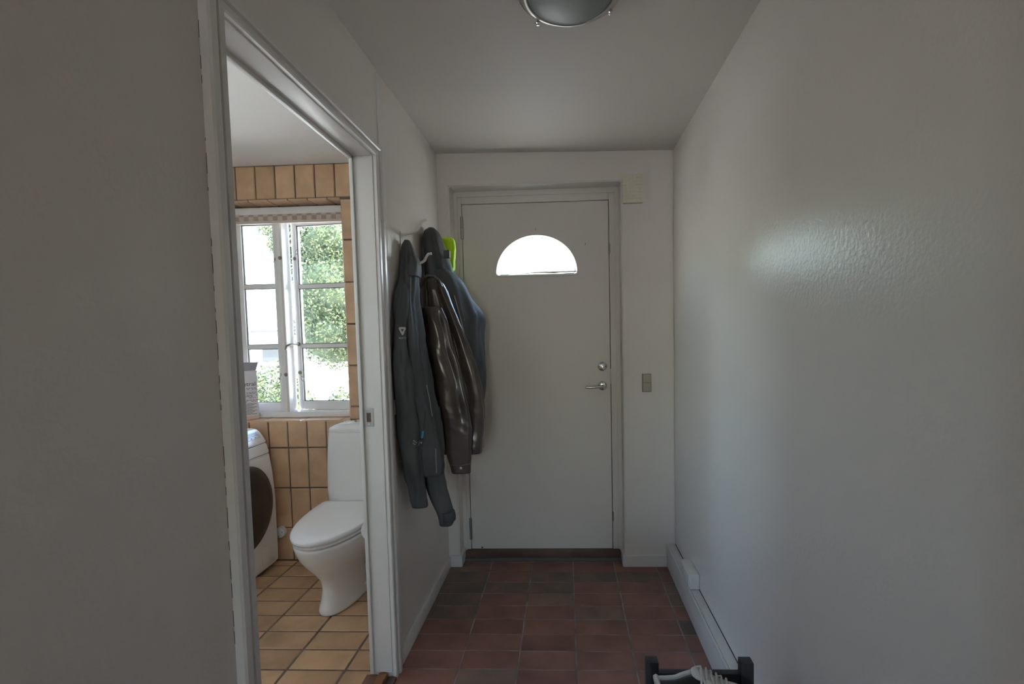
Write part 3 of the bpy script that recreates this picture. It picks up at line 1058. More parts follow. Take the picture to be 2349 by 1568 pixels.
def egg(z, yf, yb, hw, n=48, e=2.2, back=3.6, fr=0.38):
    """egg outline in plan, pointed front at yf, squarer back at yb"""
    ym = yb + (yf - yb) * fr
    pts = []
    for k in range(n):
        a = 2 * PI * k / n
        c, s_ = math.cos(a), math.sin(a)
        if s_ < 0:
            pts.append(Vector((TC + hw * sgnpow(c, 2 / e), ym + (ym - yf) * sgnpow(s_, 2 / e), z)))
        else:
            pts.append(Vector((TC + hw * sgnpow(c, 2 / back), ym + (yb - ym) * sgnpow(s_, 2 / back), z)))
    return pts


rows = [(0.0, -0.535, 0.02, 0.110), (0.012, -0.532, 0.02, 0.109), (0.05, -0.516, 0.02, 0.098), (0.10, -0.503, 0.02, 0.090), (0.145, -0.502, 0.02, 0.092), (0.19, -0.528, 0.02, 0.106), (0.24, -0.575, 0.02, 0.135),
        (0.29, -0.618, 0.02, 0.158), (0.335, -0.648, 0.02, 0.175), (0.375, -0.663, 0.02, 0.184), (0.392, -0.664, 0.02, 0.185), (0.398, -0.655, 0.01, 0.178)]
sections('bowl', [egg(*r) for r in rows], CERAM, toi, auto=80, subsurf=1)
# shallow side trap relief
for s_ in (-1, 1):
    tube('trap_relief', [(TC + s_ * 0.105, -0.05, 0.30), (TC + s_ * 0.128, -0.20, 0.27), (TC + s_ * 0.118, -0.27, 0.19), (TC + s_ * 0.094, -0.26, 0.10), (TC + s_ * 0.090, -0.12, 0.06)], 0.02, CERAM, toi, n=12, rs=[0.03, 0.03, 0.026, 0.022, 0.018])
    for yy in (-0.22, -0.30):
        lathe('bolt_cap', [(0.0, 0.008), (0.007, 0.006), (0.009, 0.0)], CERAM, (TC + s_ * 0.103, yy, 0.055 + (yy + 0.3) * 0.5), (s_, 0, 0.15), ref=(0, 0, 1), n=16, parent=toi)
seat = sections('seat', [egg(0.400, -0.668, -0.125, 0.188, back=9, e=2.05, fr=0.18), egg(0.404, -0.674, -0.122, 0.195, back=9, e=2.05, fr=0.18), egg(0.412, -0.674, -0.122, 0.195, back=9, e=2.05, fr=0.18), egg(0.416, -0.670, -0.124, 0.19, back=9, e=2.05, fr=0.18)], LIDM, toi, auto=80)
lid = sections('lid', [egg(0.418, -0.672, -0.122, 0.188, back=9, e=2.05, fr=0.18), egg(0.420, -0.684, -0.118, 0.196, back=9, e=2.05, fr=0.18), egg(0.432, -0.690, -0.116, 0.197, back=9, e=2.05, fr=0.18), egg(0.441, -0.688, -0.117, 0.197, back=9, e=2.05, fr=0.18), egg(0.4445, -0.678, -0.121, 0.190, back=9, e=2.05, fr=0.18), egg(0.4465, -0.60, -0.15, 0.15, back=9, e=2.05, fr=0.18)], LIDM, toi, auto=80)


def rrect(cx, y0, y1, hw, z, n=40, e=5.0, bulge=0.0):
    pts = []
    yc, hb = (y0 + y1) / 2, (y1 - y0) / 2
    for k in range(n):
        a = 2 * PI * k / n
        x = cx + hw * sgnpow(math.cos(a), 2 / e)
        y = yc + hb * sgnpow(math.sin(a), 2 / e)
        if math.sin(a) < 0:
            y -= bulge * (1 - ((x - cx) / hw) ** 2)
        pts.append(Vector((x, y, z)))
    return pts


yb_ = BY - 0.008
sections('cistern', [rrect(TC, -0.105, yb_, 0.180, 0.385), rrect(TC, -0.112, yb_, 0.193, 0.42), rrect(TC, -0.116, yb_, 0.197, 0.50, bulge=0.006), rrect(TC, -0.114, yb_, 0.195, 0.62, bulge=0.008), rrect(TC, -0.110, yb_, 0.189, 0.74, bulge=0.008), rrect(TC, -0.106, yb_, 0.181, 0.822, bulge=0.008), rrect(TC, -0.104, yb_, 0.178, 0.832, bulge=0.008)], CERAM, toi, auto=80)
sections('cistern_lid', [rrect(TC, -0.106, yb_, 0.179, 0.833, bulge=0.008), rrect(TC, -0.107, yb_, 0.178, 0.845, bulge=0.008), rrect(TC, -0.103, yb_, 0.171, 0.856, bulge=0.008), rrect(TC, -0.093, yb_ - 0.002, 0.150, 0.867, e=3.5), rrect(TC, -0.075, yb_ - 0.01, 0.115, 0.876, e=3.0), rrect(TC, -0.05, yb_ - 0.03, 0.06, 0.880, e=2.5)], CERAM, toi, auto=80)
fb = sections('flush_button', [superellipse(TC + 0.005, -0.020, 0.052, 0.034, 0.872, e=2), superellipse(TC + 0.005, -0.020, 0.052, 0.034, 0.884, e=2), superellipse(TC + 0.005, -0.020, 0.044, 0.028, 0.888, e=2)], CHROME, toi, auto=40)
for s_ in (-1, 1):
    o = sections('button_half', [superellipse(TC + 0.005 + s_ * 0.019, -0.020, 0.017, 0.020, 0.886, n=20, e=2.6), superellipse(TC + 0.005 + s_ * 0.019, -0.020, 0.015, 0.018, 0.891, n=20, e=2.6)], CHROME, None, auto=40)
    o.parent = fb
    o.matrix_parent_inverse = Matrix()
    world_child(o, fb)

# ------------------------------------------------------------------ washing machine
wm = empty('washing_machine', (-1.36, -0.26, 0), label='white front loading washing machine with large dark round door', cat='washing machine')
WY0, WY1 = -0.560, 0.036


def wprof(name, prof, m, y0=WY0, y1=WY1, bev=0.004):
    return prism(name, [(x, y0, z) for x, z in prof], (0, y1 - y0, 0), m, wm, bevel=bev)


wprof('cabinet', [(-1.640, 0.015), (-1.075, 0.015), (-1.075, 0.10), (-1.070, 0.45), (-1.094, 0.69), (-1.64, 0.69)], WHITEP, bev=0.006)
wprof('front_panel', [(-1.10, 0.03), (-1.0615, 0.03), (-1.0595, 0.10), (-1.0595, 0.42), (-1.068, 0.56), (-1.084, 0.686), (-1.12, 0.686)], WHITEP, WY0 + 0.002, WY1 - 0.002, 0.005)
wprof('dispenser_front', [(-1.16, 0.690), (-1.0835, 0.690), (-1.097, 0.748), (-1.16, 0.748)], WHITEP, WY0 + 0.002, WY1 - 0.002, 0.005)
wprof('control_housing', [(-1.64, 0.694), (-1.16, 0.694), (-1.16, 0.752), (-1.096, 0.752), (-1.112, 0.785), (-1.142, 0.826), (-1.175, 0.838), (-1.64, 0.838)], WHITEP, bev=0.007)
# control display on the sloping face
pd = Vector((-1.142 + 1.112, 0, 0.826 - 0.785)).normalized()
pn = Vector((pd.z, 0, -pd.x))
base = Vector((-1.1125, 0, 0.786)) + pn * 0.0006


def slope_plate(name, y0, y1, s0, s1, m, t=0.0015):
    P = [base + Vector((0, y0, 0)) + pd * s0, base + Vector((0, y1, 0)) + pd * s0, base + Vector((0, y1, 0)) + pd * s1, base + Vector((0, y0, 0)) + pd * s1]
    return prism(name, P, pn * t, m, wm)


cp = slope_plate('control_panel', -0.52, 0.006, 0.001, 0.044, mat('panel_light', (0.58, 0.58, 0.60), 0.3))
slope_plate('display', -0.40, -0.010, 0.020, 0.040, PANELG, 0.003)
for k in range(6):
    slope_plate('button', -0.045 - k * 0.035, -0.037 - k * 0.035, 0.006, 0.012, PANELG, 0.004)
DYc, DZc, DR = -0.252, 0.432, 0.240
dx = -1.0605
dr_ = lathe('porthole_ring', [(DR, 0.0), (DR, 0.012), (DR - 0.008, 0.018), (DR - 0.018, 0.018)], mat('ring_dark', (0.05, 0.048, 0.05), 0.3), (dx, DYc, DZc), (1, 0, 0.0), ref=(0, 1, 0), n=64, parent=wm)
lathe('door_glass', [(DR - 0.006, 0.012), (DR - 0.014, 0.022), (DR - 0.05, 0.030), (DR - 0.12, 0.034), (0.0, 0.036)], DARKGL, (dx, DYc, DZc), (1, 0, 0.0), ref=(0, 1, 0), n=64, parent=wm, auto=60)
boxes('pump_flap', [((-1.061, -0.12, 0.055), (-1.0585, -0.03, 0.155))], WHITEP, wm, bevel=0.001)
for yy in (WY0 + 0.05, WY1 - 0.05):
    for xx in (-1.60, -1.12):
        lathe('foot', [(0.0, 0.0), (0.022, 0.0), (0.022, 0.012), (0.0, 0.016)], RUBBER, (xx, yy, 0.0), (0, 0, 1), n=16, parent=wm)

# drain cap on the wall, paper roll
dc = empty('drain_outlet', (-1.025, BY, 0.18), label='round white capped outlet low on the tiled wall between washer and toilet', cat='wall outlet')
lathe('cap', [(0.0, 0.030), (0.022, 0.030), (0.031, 0.026), (0.034, 0.018), (0.034, 0.0)], mat('white_plastic', (0.68, 0.67, 0.66), 0.4), (-1.060, BY, 0.184), (0, -1, 0), n=32, parent=dc)
for a in (0.3, 2.4, 4.5):
    lathe('cap_hole', [(0.0, 0.001), (0.003, 0.0)], GAP, (-1.060 + 0.02 * math.cos(a), BY - 0.0302, 0.184 + 0.02 * math.sin(a)), (0, -1, 0), n=10, parent=dc)

pr = empty('toilet_roll', (-0.19, -0.68, 0.5), label='white toilet paper roll on the partition wall, half hidden by the door lining', cat='toilet roll')
RX_, RZ_ = -0.146, 0.520
lathe('paper', [(0.020, 0.0), (0.048, 0.0), (0.050, 0.002), (0.050, 0.098), (0.048, 0.10), (0.020, 0.10)], mat('paper', (0.80, 0.78, 0.76), 0.9), (RX_, -0.74, RZ_), (0, 1, 0), n=40, parent=pr)
tube('holder', [(RX_, -0.745, RZ_), (RX_, -0.625, RZ_), (RX_ + 0.01, -0.615, RZ_), (-WT - 0.012, -0.612, RZ_), (-WT, -0.612, RZ_)], 0.006, CHROME, pr, n=10)

# ------------------------------------------------------------------ coats and hooks
def coat_hook(y, label, group, reach=1.0):
    e = empty('coat_hook', (0.0, y, 1.76), label=label, cat='coat hook', group=group)
    boxes('plate', [((0.0, y - 0.011, 1.665), (0.005, y + 0.011, 1.828))], TRIM, e, bevel=0.002)
    a = [(0.004, y, 1.815), (0.030, y, 1.816), (0.060, y, 1.822), (0.080, y, 1.836), (0.090, y, 1.856), (0.097, y, 1.868), (0.108, y, 1.873), (0.118, y, 1.873)]
    tube('upper_prong', [(p[0] * reach, p[1], p[2]) for p in a], 0.006, TRIM, e, n=10)
    b = [(0.004, y, 1.69), (0.04, y, 1.684), (0.08, y, 1.686), (0.102, y, 1.698), (0.112, y, 1.716), (0.119, y, 1.726), (0.134, y, 1.728)]
    tube('lower_prong', [(p[0] * reach, p[1], p[2]) for p in b], 0.006, TRIM, e, n=10)
    for zz in (1.68, 1.79):
        lathe('screw', [(0.0, 0.0015), (0.0035, 0.0)], BRASSD, (0.005, y, zz), (1, 0, 0), ref=(0, 1, 0), n=10, parent=e)
    return e


coat_hook(-0.652, 'white double wall hook nearest the bathroom door, upper prong bare', 'double coat hooks on the left wall')
coat_hook(-0.315, 'white double wall hook behind the hooded black jacket', 'double coat hooks on the left wall', 0.55)


def smooth_rows(rows, n):
    r = np.array(rows, float)
    z = r[:, 0]
    t = np.linspace(0, 1, n)
    s = (z[0] - z) / (z[0] - z[-1])
    out = []
    for c in range(r.shape[1]):
        v = np.interp(t, s, r[:, c])
        for _ in range(3):
            v2 = v.copy()
            v2[1:-1] = 0.25 * v[:-2] + 0.5 * v[1:-1] + 0.25 * v[2:]
            v = v2
        out.append(v)
    return np.stack(out, 1)


def cloth(name, rows, m, parent, n=64, nz=90, e=2.4, folds=(), nz_amp=0.004, nz_scale=9.0, seed=0.0, wall=True, fade=None):
    """hanging cloth body: rows (z, x_left, x_right, y_near, y_far); folds (amp, k_theta, k_z, phase, sharp)"""
    R = smooth_rows(rows, nz)
    rings = []
    for i, (z, xl, xr, yn, yf) in enumerate(R):
        xc, a, yc, b = (xl + xr) / 2, (xr - xl) / 2, (yn + yf) / 2, (yf - yn) / 2
        env = min(1.0, i / 10.0, (nz - 1 - i) / 5.0 + 0.35)
        ring = []
        for k in range(n):
            th = 2 * PI * k / n
            cx_, cy_ = sgnpow(math.cos(th), 2 / e), sgnpow(math.sin(th), 2 / e)
            p = Vector((xc + a * cx_, yc + b * cy_, z))
            nrm = Vector((math.cos(th), math.sin(th), 0))
            d = 0.0
            for amp, kt, kz, ph, sh in folds:
                w = math.sin(kt * th + kz * z + ph + 0.8 * noise.noise(Vector((z * 3, th * 0.7, seed))))
                d += amp * (math.copysign(abs(w) ** sh, w))
            if fade:
                d *= fade[1] + (1 - fade[1]) * min(1.0, max(0.0, (z - fade[0] + 0.12) / 0.24))
            d += nz_amp * noise.noise(Vector((p.x * nz_scale + seed, p.y * nz_scale, p.z * nz_scale * 0.6)))
            d += nz_amp * 0.5 * noise.noise(Vector((p.x * nz_scale * 3 + seed, p.y * nz_scale * 3, p.z * nz_scale * 1.6)))
            d += nz_amp * 0.55 * (0.35 - abs(noise.noise(Vector((p.x * 16 + seed * 2, p.y * 16, p.z * 22 + p.x * 14)))))
            p = p + nrm * d * env
            if wall:
                p.x = max(p.x, 0.006)
            ring.append(p)
        rings.append(ring)
    return sections(name, rings, m, parent, auto=None)


def bvh_of(objs):
    V, F = [], []
    for o in objs:
        off = len(V)
        mw = o.matrix_world
        V += [mw @ v.co for v in o.data.vertices]
        F += [[i + off for i in p.vertices] for p in o.data.polygons]
    return BVHTree.FromPolygons(V, F)


def decal(name, polys, m, parent, tree, off=0.002, direction=(-0.33, 1, 0), yref=-0.75):
    """flat print laid on the cloth: polygons of (x, z) dropped onto the surface along +y"""
    bm = bmesh.new()
    d = Vector(direction).normalized()
    for poly in polys:
        vs = []
        for x, z in poly:
            hit = tree.ray_cast(Vector((x, yref, z)) - d * 0.8, d)
            if hit[0] is None:
                vs = None
                break
            vs.append(bm.verts.new(hit[0] - d * off))
        if vs and len(vs) > 2:
            try:
                bm.faces.new(vs)
            except ValueError:
                pass
    o = link(name, to_mesh(name, bm), m)
    return world_child(o, parent)


def strip_polys(pts, w):
    """thin band along a polyline of (x, z)"""
    out = []
    for (a, b), (c, d) in zip(pts, pts[1:]):
        t = Vector((c - a, d - b))
        if t.length < 1e-6:
            continue
        n = Vector((-t.y, t.x)).normalized() * w / 2
        out.append([(a - n.x, b - n.y), (c - n.x, d - n.y), (c + n.x, d + n.y), (a + n.x, b + n.y)])
    return out


def sub(pts, n=30):
    p = np.array(pts, float)
    t = np.linspace(0, 1, len(p))
    tt = np.linspace(0, 1, n)
    return [(float(np.interp(q, t, p[:, 0])), float(np.interp(q, t, p[:, 1]))) for q in tt]


# --- black hooded jacket, furthest along the wall
jb_ = empty('hooded_jacket', (0.1, -0.25, 1.0), label='black jacket with raised hood hanging furthest from the bathroom door', cat='jacket')
B1 = cloth('body', [(1.700, 0.020, 0.140, -0.40, -0.16), (1.654, 0.008, 0.180, -0.405, -0.14), (1.566, 0.006, 0.224, -0.405, -0.12), (1.499, 0.006, 0.248, -0.405, -0.11), (1.470, 0.006, 0.262, -0.405, -0.10), (1.388, 0.006, 0.262, -0.405, -0.10), (1.299, 0.006, 0.270, -0.405, -0.10), (1.187, 0.006, 0.276, -0.405, -0.10), (1.10, 0.010, 0.262, -0.405, -0.10), (0.98, 0.02, 0.245, -0.41, -0.11)],
           JBLK2, jb_, folds=[(0.006, 5, 6, 0.3, 1.0), (0.004, 9, -10, 1.1, 1.0)], seed=3.1)
B2 = cloth('hood', [(1.912, 0.034, 0.062, -0.345, -0.285), (1.895, 0.012, 0.078, -0.375, -0.255), (1.860, 0.006, 0.092, -0.395, -0.24), (1.831, 0.006, 0.100, -0.405, -0.23), (1.765, 0.006, 0.122, -0.405, -0.215), (1.700, 0.006, 0.140, -0.405, -0.20), (1.62, 0.010, 0.150, -0.405, -0.20), (1.50, 0.012, 0.148, -0.405, -0.21), (1.42, 0.02, 0.13, -0.405, -0.22)],
           JBLK2, jb_, folds=[(0.006, 4, 4, 1.6, 1.0), (0.003, 8, -6, 0.2, 1.0)], seed=5.7)
cloth('sleeve', [(1.57, 0.17, 0.215, -0.26, -0.17), (1.53, 0.17, 0.245, -0.29, -0.14), (1.48, 0.17, 0.280, -0.31, -0.12), (1.44, 0.17, 0.286, -0.31, -0.12), (1.36, 0.18, 0.276, -0.31, -0.13), (1.25, 0.19, 0.284, -0.31, -0.13), (1.15, 0.20, 0.282, -0.30, -0.13), (1.02, 0.205, 0.268, -0.28, -0.15), (0.90, 0.205, 0.262, -0.27, -0.16)], JBLK2, jb_, n=36, nz=60, folds=[(0.005, 3, 18, 0, 1.0)], seed=8.8)
boxes('collar_tab', [((0.120, -0.385, 1.752), (0.150, -0.355, 1.790))], JBLK2, jb_, bevel=0.004)
tB = bvh_of([B1, B2])
decal('piping', strip_polys(sub([(0.172, 1.565), (0.190, 1.49), (0.212, 1.40), (0.238, 1.30)]), 0.004), REFL, jb_, tB, 0.003, yref=-0.40)
decal('seam', strip_polys(sub([(0.150, 1.70), (0.175, 1.62), (0.205, 1.53), (0.222, 1.44)]), 0.003), SEAM, jb_, tB, 0.002, yref=-0.40)

nv = empty('high_visibility_vest', (0.09, -0.14, 1.8), label='neon yellow high visibility fabric peeking out behind the black hood', cat='vest')
cloth('cloth', [(1.895, 0.055, 0.115, -0.17, -0.11), (1.885, 0.050, 0.124, -0.175, -0.10), (1.84, 0.045, 0.122, -0.175, -0.10), (1.78, 0.040, 0.116, -0.175, -0.10), (1.72, 0.03, 0.11, -0.17, -0.10)], NEON, nv, n=40, nz=30, folds=[(0.006, 9, 3, 0, 1.0)], seed=2.0)

# --- brown leather jacket
lj = empty('leather_jacket', (0.18, -0.47, 1.0), label='brown glossy leather jacket hanging between the two black jackets', cat='jacket')
C1 = cloth('body', [(1.640, 0.080, 0.118, -0.52, -0.46), (1.622, 0.045, 0.135, -0.54, -0.44), (1.596, 0.035, 0.142, -0.55, -0.43), (1.513, 0.025, 0.172, -0.545, -0.445), (1.387, 0.025, 0.222, -0.545, -0.445), (1.303, 0.030, 0.252, -0.545, -0.445), (1.198, 0.040, 0.284, -0.545, -0.445), (1.093, 0.050, 0.308, -0.545, -0.445), (1.008, 0.060, 0.320, -0.545, -0.445), (0.923, 0.075, 0.318, -0.54, -0.45), (0.835, 0.09, 0.309, -0.55, -0.44), (0.805, 0.10, 0.305, -0.545, -0.445)],
           LEATH, lj, n=120, nz=140, e=3.0, folds=[(0.015, 6, -3.0, 1.9, 0.8), (0.004, 13, -7, 2.2, 1.0)], nz_amp=0.004, nz_scale=5, seed=1.3, fade=(1.05, 0.25))
C2 = cloth('sleeve', [(1.50, 0.07, 0.15, -0.596, -0.545), (1.40, 0.075, 0.175, -0.604, -0.545), (1.25, 0.095, 0.215, -0.606, -0.545), (1.10, 0.115, 0.25, -0.606, -0.545), (0.936, 0.132, 0.277, -0.605, -0.545), (0.823, 0.149, 0.274, -0.604, -0.545), (0.771, 0.162, 0.268, -0.602, -0.545), (0.729, 0.172, 0.263, -0.60, -0.54)],
           LEATH, lj, n=90, nz=120, e=2.6, folds=[(0.009, 4, -3, 0.4, 0.9), (0.003, 4, 26, 2.2, 1.0)], nz_amp=0.004, nz_scale=6, seed=4.4, fade=(1.0, 0.3))
tC = bvh_of([C1, C2])
decal('cuff_seam', strip_polys(sub([(0.155, 0.775), (0.21, 0.768), (0.268, 0.778)], 16), 0.003), SEAM, lj, tC, 0.002, yref=-0.58)
decal('stitching', strip_polys(sub([(0.128, 1.36), (0.165, 1.26), (0.205, 1.14)], 40)[::2], 0.002), SEAM, lj, tC, 0.002, yref=-0.58)
hit = tC.ray_cast(Vector((0.222, -1.5, 0.757)), Vector((0, 1, 0)))
lathe('cuff_stud', [(0.0, 0.004), (0.006, 0.003), (0.008, 0.0)], BRUSH, hit[0], (0, -1, 0), n=18, parent=lj)
cl_ = tube('collar', [(0.050, -0.545, 1.600), (0.062, -0.552, 1.628), (0.085, -0.553, 1.645), (0.110, -0.548, 1.646), (0.130, -0.535, 1.625), (0.138, -0.52, 1.595)], 0.008, LEATH, lj, n=10)

# --- black motorcycle jacket, nearest
ja = empty('motorcycle_jacket', (0.09, -0.68, 1.1), label='black textile motorcycle jacket nearest the bathroom door, logo on its sleeve', cat='jacket')
A1 = cloth('body', [(1.785, 0.022, 0.042, -0.685, -0.645), (1.772, 0.012, 0.050, -0.70, -0.63), (1.740, 0.006, 0.058, -0.705, -0.62), (1.700, 0.006, 0.070, -0.705, -0.615), (1.640, 0.006, 0.070, -0.725, -0.615), (1.560, 0.006, 0.074, -0.755, -0.62), (1.506, 0.006, 0.080, -0.775, -0.622), (1.389, 0.006, 0.098, -0.800, -0.622), (1.310, 0.006, 0.108, -0.810, -0.625), (1.211, 0.006, 0.118, -0.810, -0.625), (1.112, 0.006, 0.128, -0.805, -0.625), (1.052, 0.006, 0.142, -0.80, -0.625), (0.992, 0.006, 0.155, -0.79, -0.622), (0.912, 0.008, 0.162, -0.775, -0.62), (0.811, 0.012, 0.166, -0.755, -0.62), (0.760, 0.020, 0.164, -0.745, -0.625)],
           JBLK, ja, n=90, nz=110, e=2.6, folds=[(0.005, 5, 5, 0.2, 1.0), (0.003, 11, -9, 1.4, 1.0)], nz_amp=0.007, nz_scale=11, seed=6.6)
A2 = cloth('sleeve', [(1.640, 0.012, 0.040, -0.715, -0.680), (1.600, 0.010, 0.048, -0.755, -0.69), (1.560, 0.009, 0.053, -0.785, -0.70), (1.50, 0.008, 0.060, -0.815, -0.71), (1.40, 0.007, 0.065, -0.840, -0.72), (1.30, 0.007, 0.072, -0.855, -0.72), (1.20, 0.007, 0.080, -0.858, -0.72), (1.10, 0.007, 0.088, -0.85, -0.715), (1.00, 0.008, 0.094, -0.84, -0.71), (0.90, 0.010, 0.098, -0.825, -0.705), (0.80, 0.012, 0.100, -0.81, -0.70), (0.755, 0.018, 0.100, -0.80, -0.70), (0.735, 0.026, 0.098, -0.785, -0.70), (0.720, 0.028, 0.100, -0.775, -0.695), (0.66, 0.028, 0.100, -0.765, -0.695), (0.625, 0.032, 0.099, -0.755, -0.70)],
           JBLK, ja, n=64, nz=100, e=2.4, folds=[(0.004, 3, 22, 0.2, 1.0), (0.003, 6, -15, 1.4, 1.0)], nz_amp=0.006, nz_scale=13, seed=9.1)
A3 = cloth('sleeve', [(1.05, 0.080, 0.150, -0.700, -0.630), (0.95, 0.075, 0.158, -0.700, -0.628), (0.86, 0.072, 0.162, -0.698, -0.628), (0.774, 0.070, 0.160, -0.695, -0.628), (0.691, 0.080, 0.166, -0.69, -0.628), (0.607, 0.104, 0.184, -0.688, -0.628), (0.551, 0.122, 0.200, -0.685, -0.628), (0.515, 0.130, 0.190, -0.682, -0.630)],
           JBLK, ja, n=56, nz=80, e=2.6, folds=[(0.004, 3, 20, 1.2, 1.0)], nz_amp=0.005, nz_scale=13, seed=11.0)
cloth('cuff_strap', [(0.580, 0.148, 0.200, -0.700, -0.63), (0.560, 0.150, 0.206, -0.700, -0.63), (0.540, 0.150, 0.205, -0.698, -0.63)], JBLK2, ja, n=30, nz=10, folds=[], nz_amp=0.0)
tA = bvh_of([A1, A2, A3])
lx, lz2 = 0.026, 1.388
decal('emblem', [[(lx - 0.013, lz2 + 0.016), (lx - 0.015, lz2 + 0.010), (lx - 0.004, lz2 - 0.014), (lx, lz2 - 0.016), (lx - 0.001, lz2 - 0.002), (lx - 0.006, lz2 + 0.007), (lx, lz2 + 0.010)],
                 [(lx, lz2 - 0.016), (lx + 0.004, lz2 - 0.014), (lx + 0.015, lz2 + 0.010), (lx + 0.013, lz2 + 0.016), (lx, lz2 + 0.017), (lx - 0.013, lz2 + 0.016), (lx, lz2 + 0.010), (lx + 0.006, lz2 + 0.007), (lx - 0.001, lz2 - 0.002)]], LOGO, ja, tA, 0.003)


def cloth_text(s, size, cx0, cz0, rot, m, tree, parent):
    me = text_mesh(s, size, 0.0)
    ca, sa = math.cos(rot), math.sin(rot)
    polys = [[(cx0 + me.vertices[i].co.x * ca - me.vertices[i].co.y * sa, cz0 + me.vertices[i].co.x * sa + me.vertices[i].co.y * ca) for i in p.vertices] for p in me.polygons]
    bpy.data.meshes.remove(me)
    return decal('lettering', polys, m, parent, tree, 0.003)


cloth_text("REV'IT!", 0.0105, lx, lz2 - 0.028, 0.0, LOGO, tA, ja)
# sewn label and blue pull tab low on the sleeve
lb, lzz, ra = 0.071, 0.925, math.radians(-24)


def rot_rect(cx0, cz0, w_, h_, a):
    return [(cx0 + u * math.cos(a) - v * math.sin(a), cz0 + u * math.sin(a) + v * math.cos(a)) for u, v in ((-w_, -h_), (w_, -h_), (w_, h_), (-w_, h_))]


decal('sewn_label', [rot_rect(lb, lzz, 0.026, 0.016, ra)], JPUR, ja, tA, 0.002)
decal('label_bar', [rot_rect(lb + 0.008, lzz - 0.005, 0.0012, 0.011, ra)], LOGO, ja, tA, 0.004)
decal('label_mark', [[(lb + 0.012, lzz - 0.004), (lb + 0.018, lzz - 0.012), (lb + 0.021, lzz - 0.002)]], LOGO, ja, tA, 0.004)
decal('label_print', [rot_rect(lb - 0.016 + 0.003 * (k % 5), lzz + 0.011 - 0.0055 * (k // 2), 0.003, 0.0018, ra) for k in range(8)], mat('label_grey', (0.28, 0.28, 0.29), 0.6), ja, tA, 0.004)
decal('pull_tab', [[(0.088, 0.938), (0.096, 0.938), (0.102, 0.967), (0.094, 0.969)]], BLUE, ja, tA, 0.004)
decal('zip', strip_polys(sub([(0.120, 1.16), (0.131, 1.10), (0.140, 1.02)], 26)[::2], 0.003), REFL, ja, tA, 0.003)
decal('zip', strip_polys(sub([(0.150, 0.885), (0.150, 0.83), (0.151, 0.77)], 30)[::2], 0.003), REFL, ja, tA, 0.003)
decal('seam', strip_polys(sub([(0.112, 1.06), (0.100, 0.98), (0.088, 0.86), (0.078, 0.78)], 40), 0.0022), GAP, ja, tA, 0.002)
decal('seam', strip_polys(sub([(0.080, 1.42), (0.095, 1.36), (0.108, 1.27), (0.125, 1.15)], 40), 0.002), SEAM, ja, tA, 0.002)
cp_ = cloth('collar', [(1.712, 0.040, 0.074, -0.712, -0.62), (1.690, 0.036, 0.082, -0.718, -0.615), (1.655, 0.036, 0.084, -0.725, -0.612), (1.625, 0.040, 0.080, -0.728, -0.614)], JBLK, ja, n=40, nz=20, folds=[(0.003, 4, 10, 0, 1.0)], seed=12.0)

# ------------------------------------------------------------------ shoe rack and shoe
rk = empty('shoe_rack', (1.07, -1.8, 0), label='low black shoe rack with square posts beside the right wall', cat='shoe rack')
PXL, PXR, PY, PZ = 0.9395, 1.199, -1.457, 0.447
for py in (PY, -2.13):
    for px in (PXL, PXR):
        boxes('post', [((px - 0.017, py - 0.015, 0.0), (px + 0.017, py + 0.015, PZ))], BLACKM, rk, bevel=0.002)
    boxes('cross_rail', [((PXL + 0.017, py - 0.010, 0.372), (PXR - 0.017, py + 0.010, 0.413))], BLACKM, rk, bevel=0.002)
    boxes('cross_rail', [((PXL + 0.017, py - 0.010, 0.080), (PXR - 0.017, py + 0.010, 0.115))], BLACKM, rk, bevel=0.002)
for zz in (0.352, 0.10):
    for q in range(4):
        xx = PXL + (PXR - PXL) * q / 3
        tube('shelf_bar', [(xx, PY, zz), (xx, -2.13, zz)], 0.009, BLACKM, rk, n=12)

sh = empty('sneaker', (1.08, -1.560, 0.36), label='white leather sneaker with grey lining on top of the shoe rack', cat='shoe')
SL, SYc, SZb = 0.290, -1.560, 0.3615
SX = 0.930


def foot_w(t):
    return float(np.interp(t, [0, .03, .08, .2, .4, .6, .75, .88, .95, 1.0], [0.016, 0.027, 0.034, 0.037, 0.037, 0.043, 0.047, 0.042, 0.032, 0.010]))


def foot_c(t):
    return 0.006 * math.sin(PI * t)


def top_h(t):
    return float(np.interp(t, [0, .03, .10, .2, .3, .38, .45, .55, .65, .75, .9, 1.0], [0.100, 0.110, 0.105, 0.104, 0.118, 0.126, 0.118, 0.099, 0.085, 0.076, 0.062, 0.034]))


NT = 44
rings = []
for i in range(NT + 1):
    t = i / NT
    w = foot_w(t) + 0.004
    ring = []
    for k in range(24):
        a = 2 * PI * k / 24
        ring.append(Vector((SX + (t * 1.02 - 0.01) * SL, SYc + foot_c(t) + w * sgnpow(math.cos(a), 0.6), SZb + 0.013 + 0.0125 * sgnpow(math.sin(a), 0.3))))
    rings.append(ring)
sections('sole', rings, SHOES, sh, auto=50)
bm = bmesh.new()
NA = 28
grid = []
for i in range(NT + 1):
    t = i / NT
    row = []
    for k in range(NA + 1):
        ph = PI * k / NA
        w, h = foot_w(t), top_h(t)
        lean = 0.012 * (1 - min(1, t / 0.08)) if t < 0.08 else 0
        zz = SZb + 0.020 + (h - 0.020) * (math.sin(ph) ** 0.62)
        zf = (zz - SZb) / 0.1
        yy = SYc + foot_c(t) + w * math.copysign(abs(math.cos(ph)) ** (0.75 if t > 0.5 else 0.55), math.cos(ph))
        row.append(bm.verts.new((SX + t * SL + lean * 0.5 - (0.006 * zf if t < 0.06 else 0), yy, zz)))
    grid.append(row)
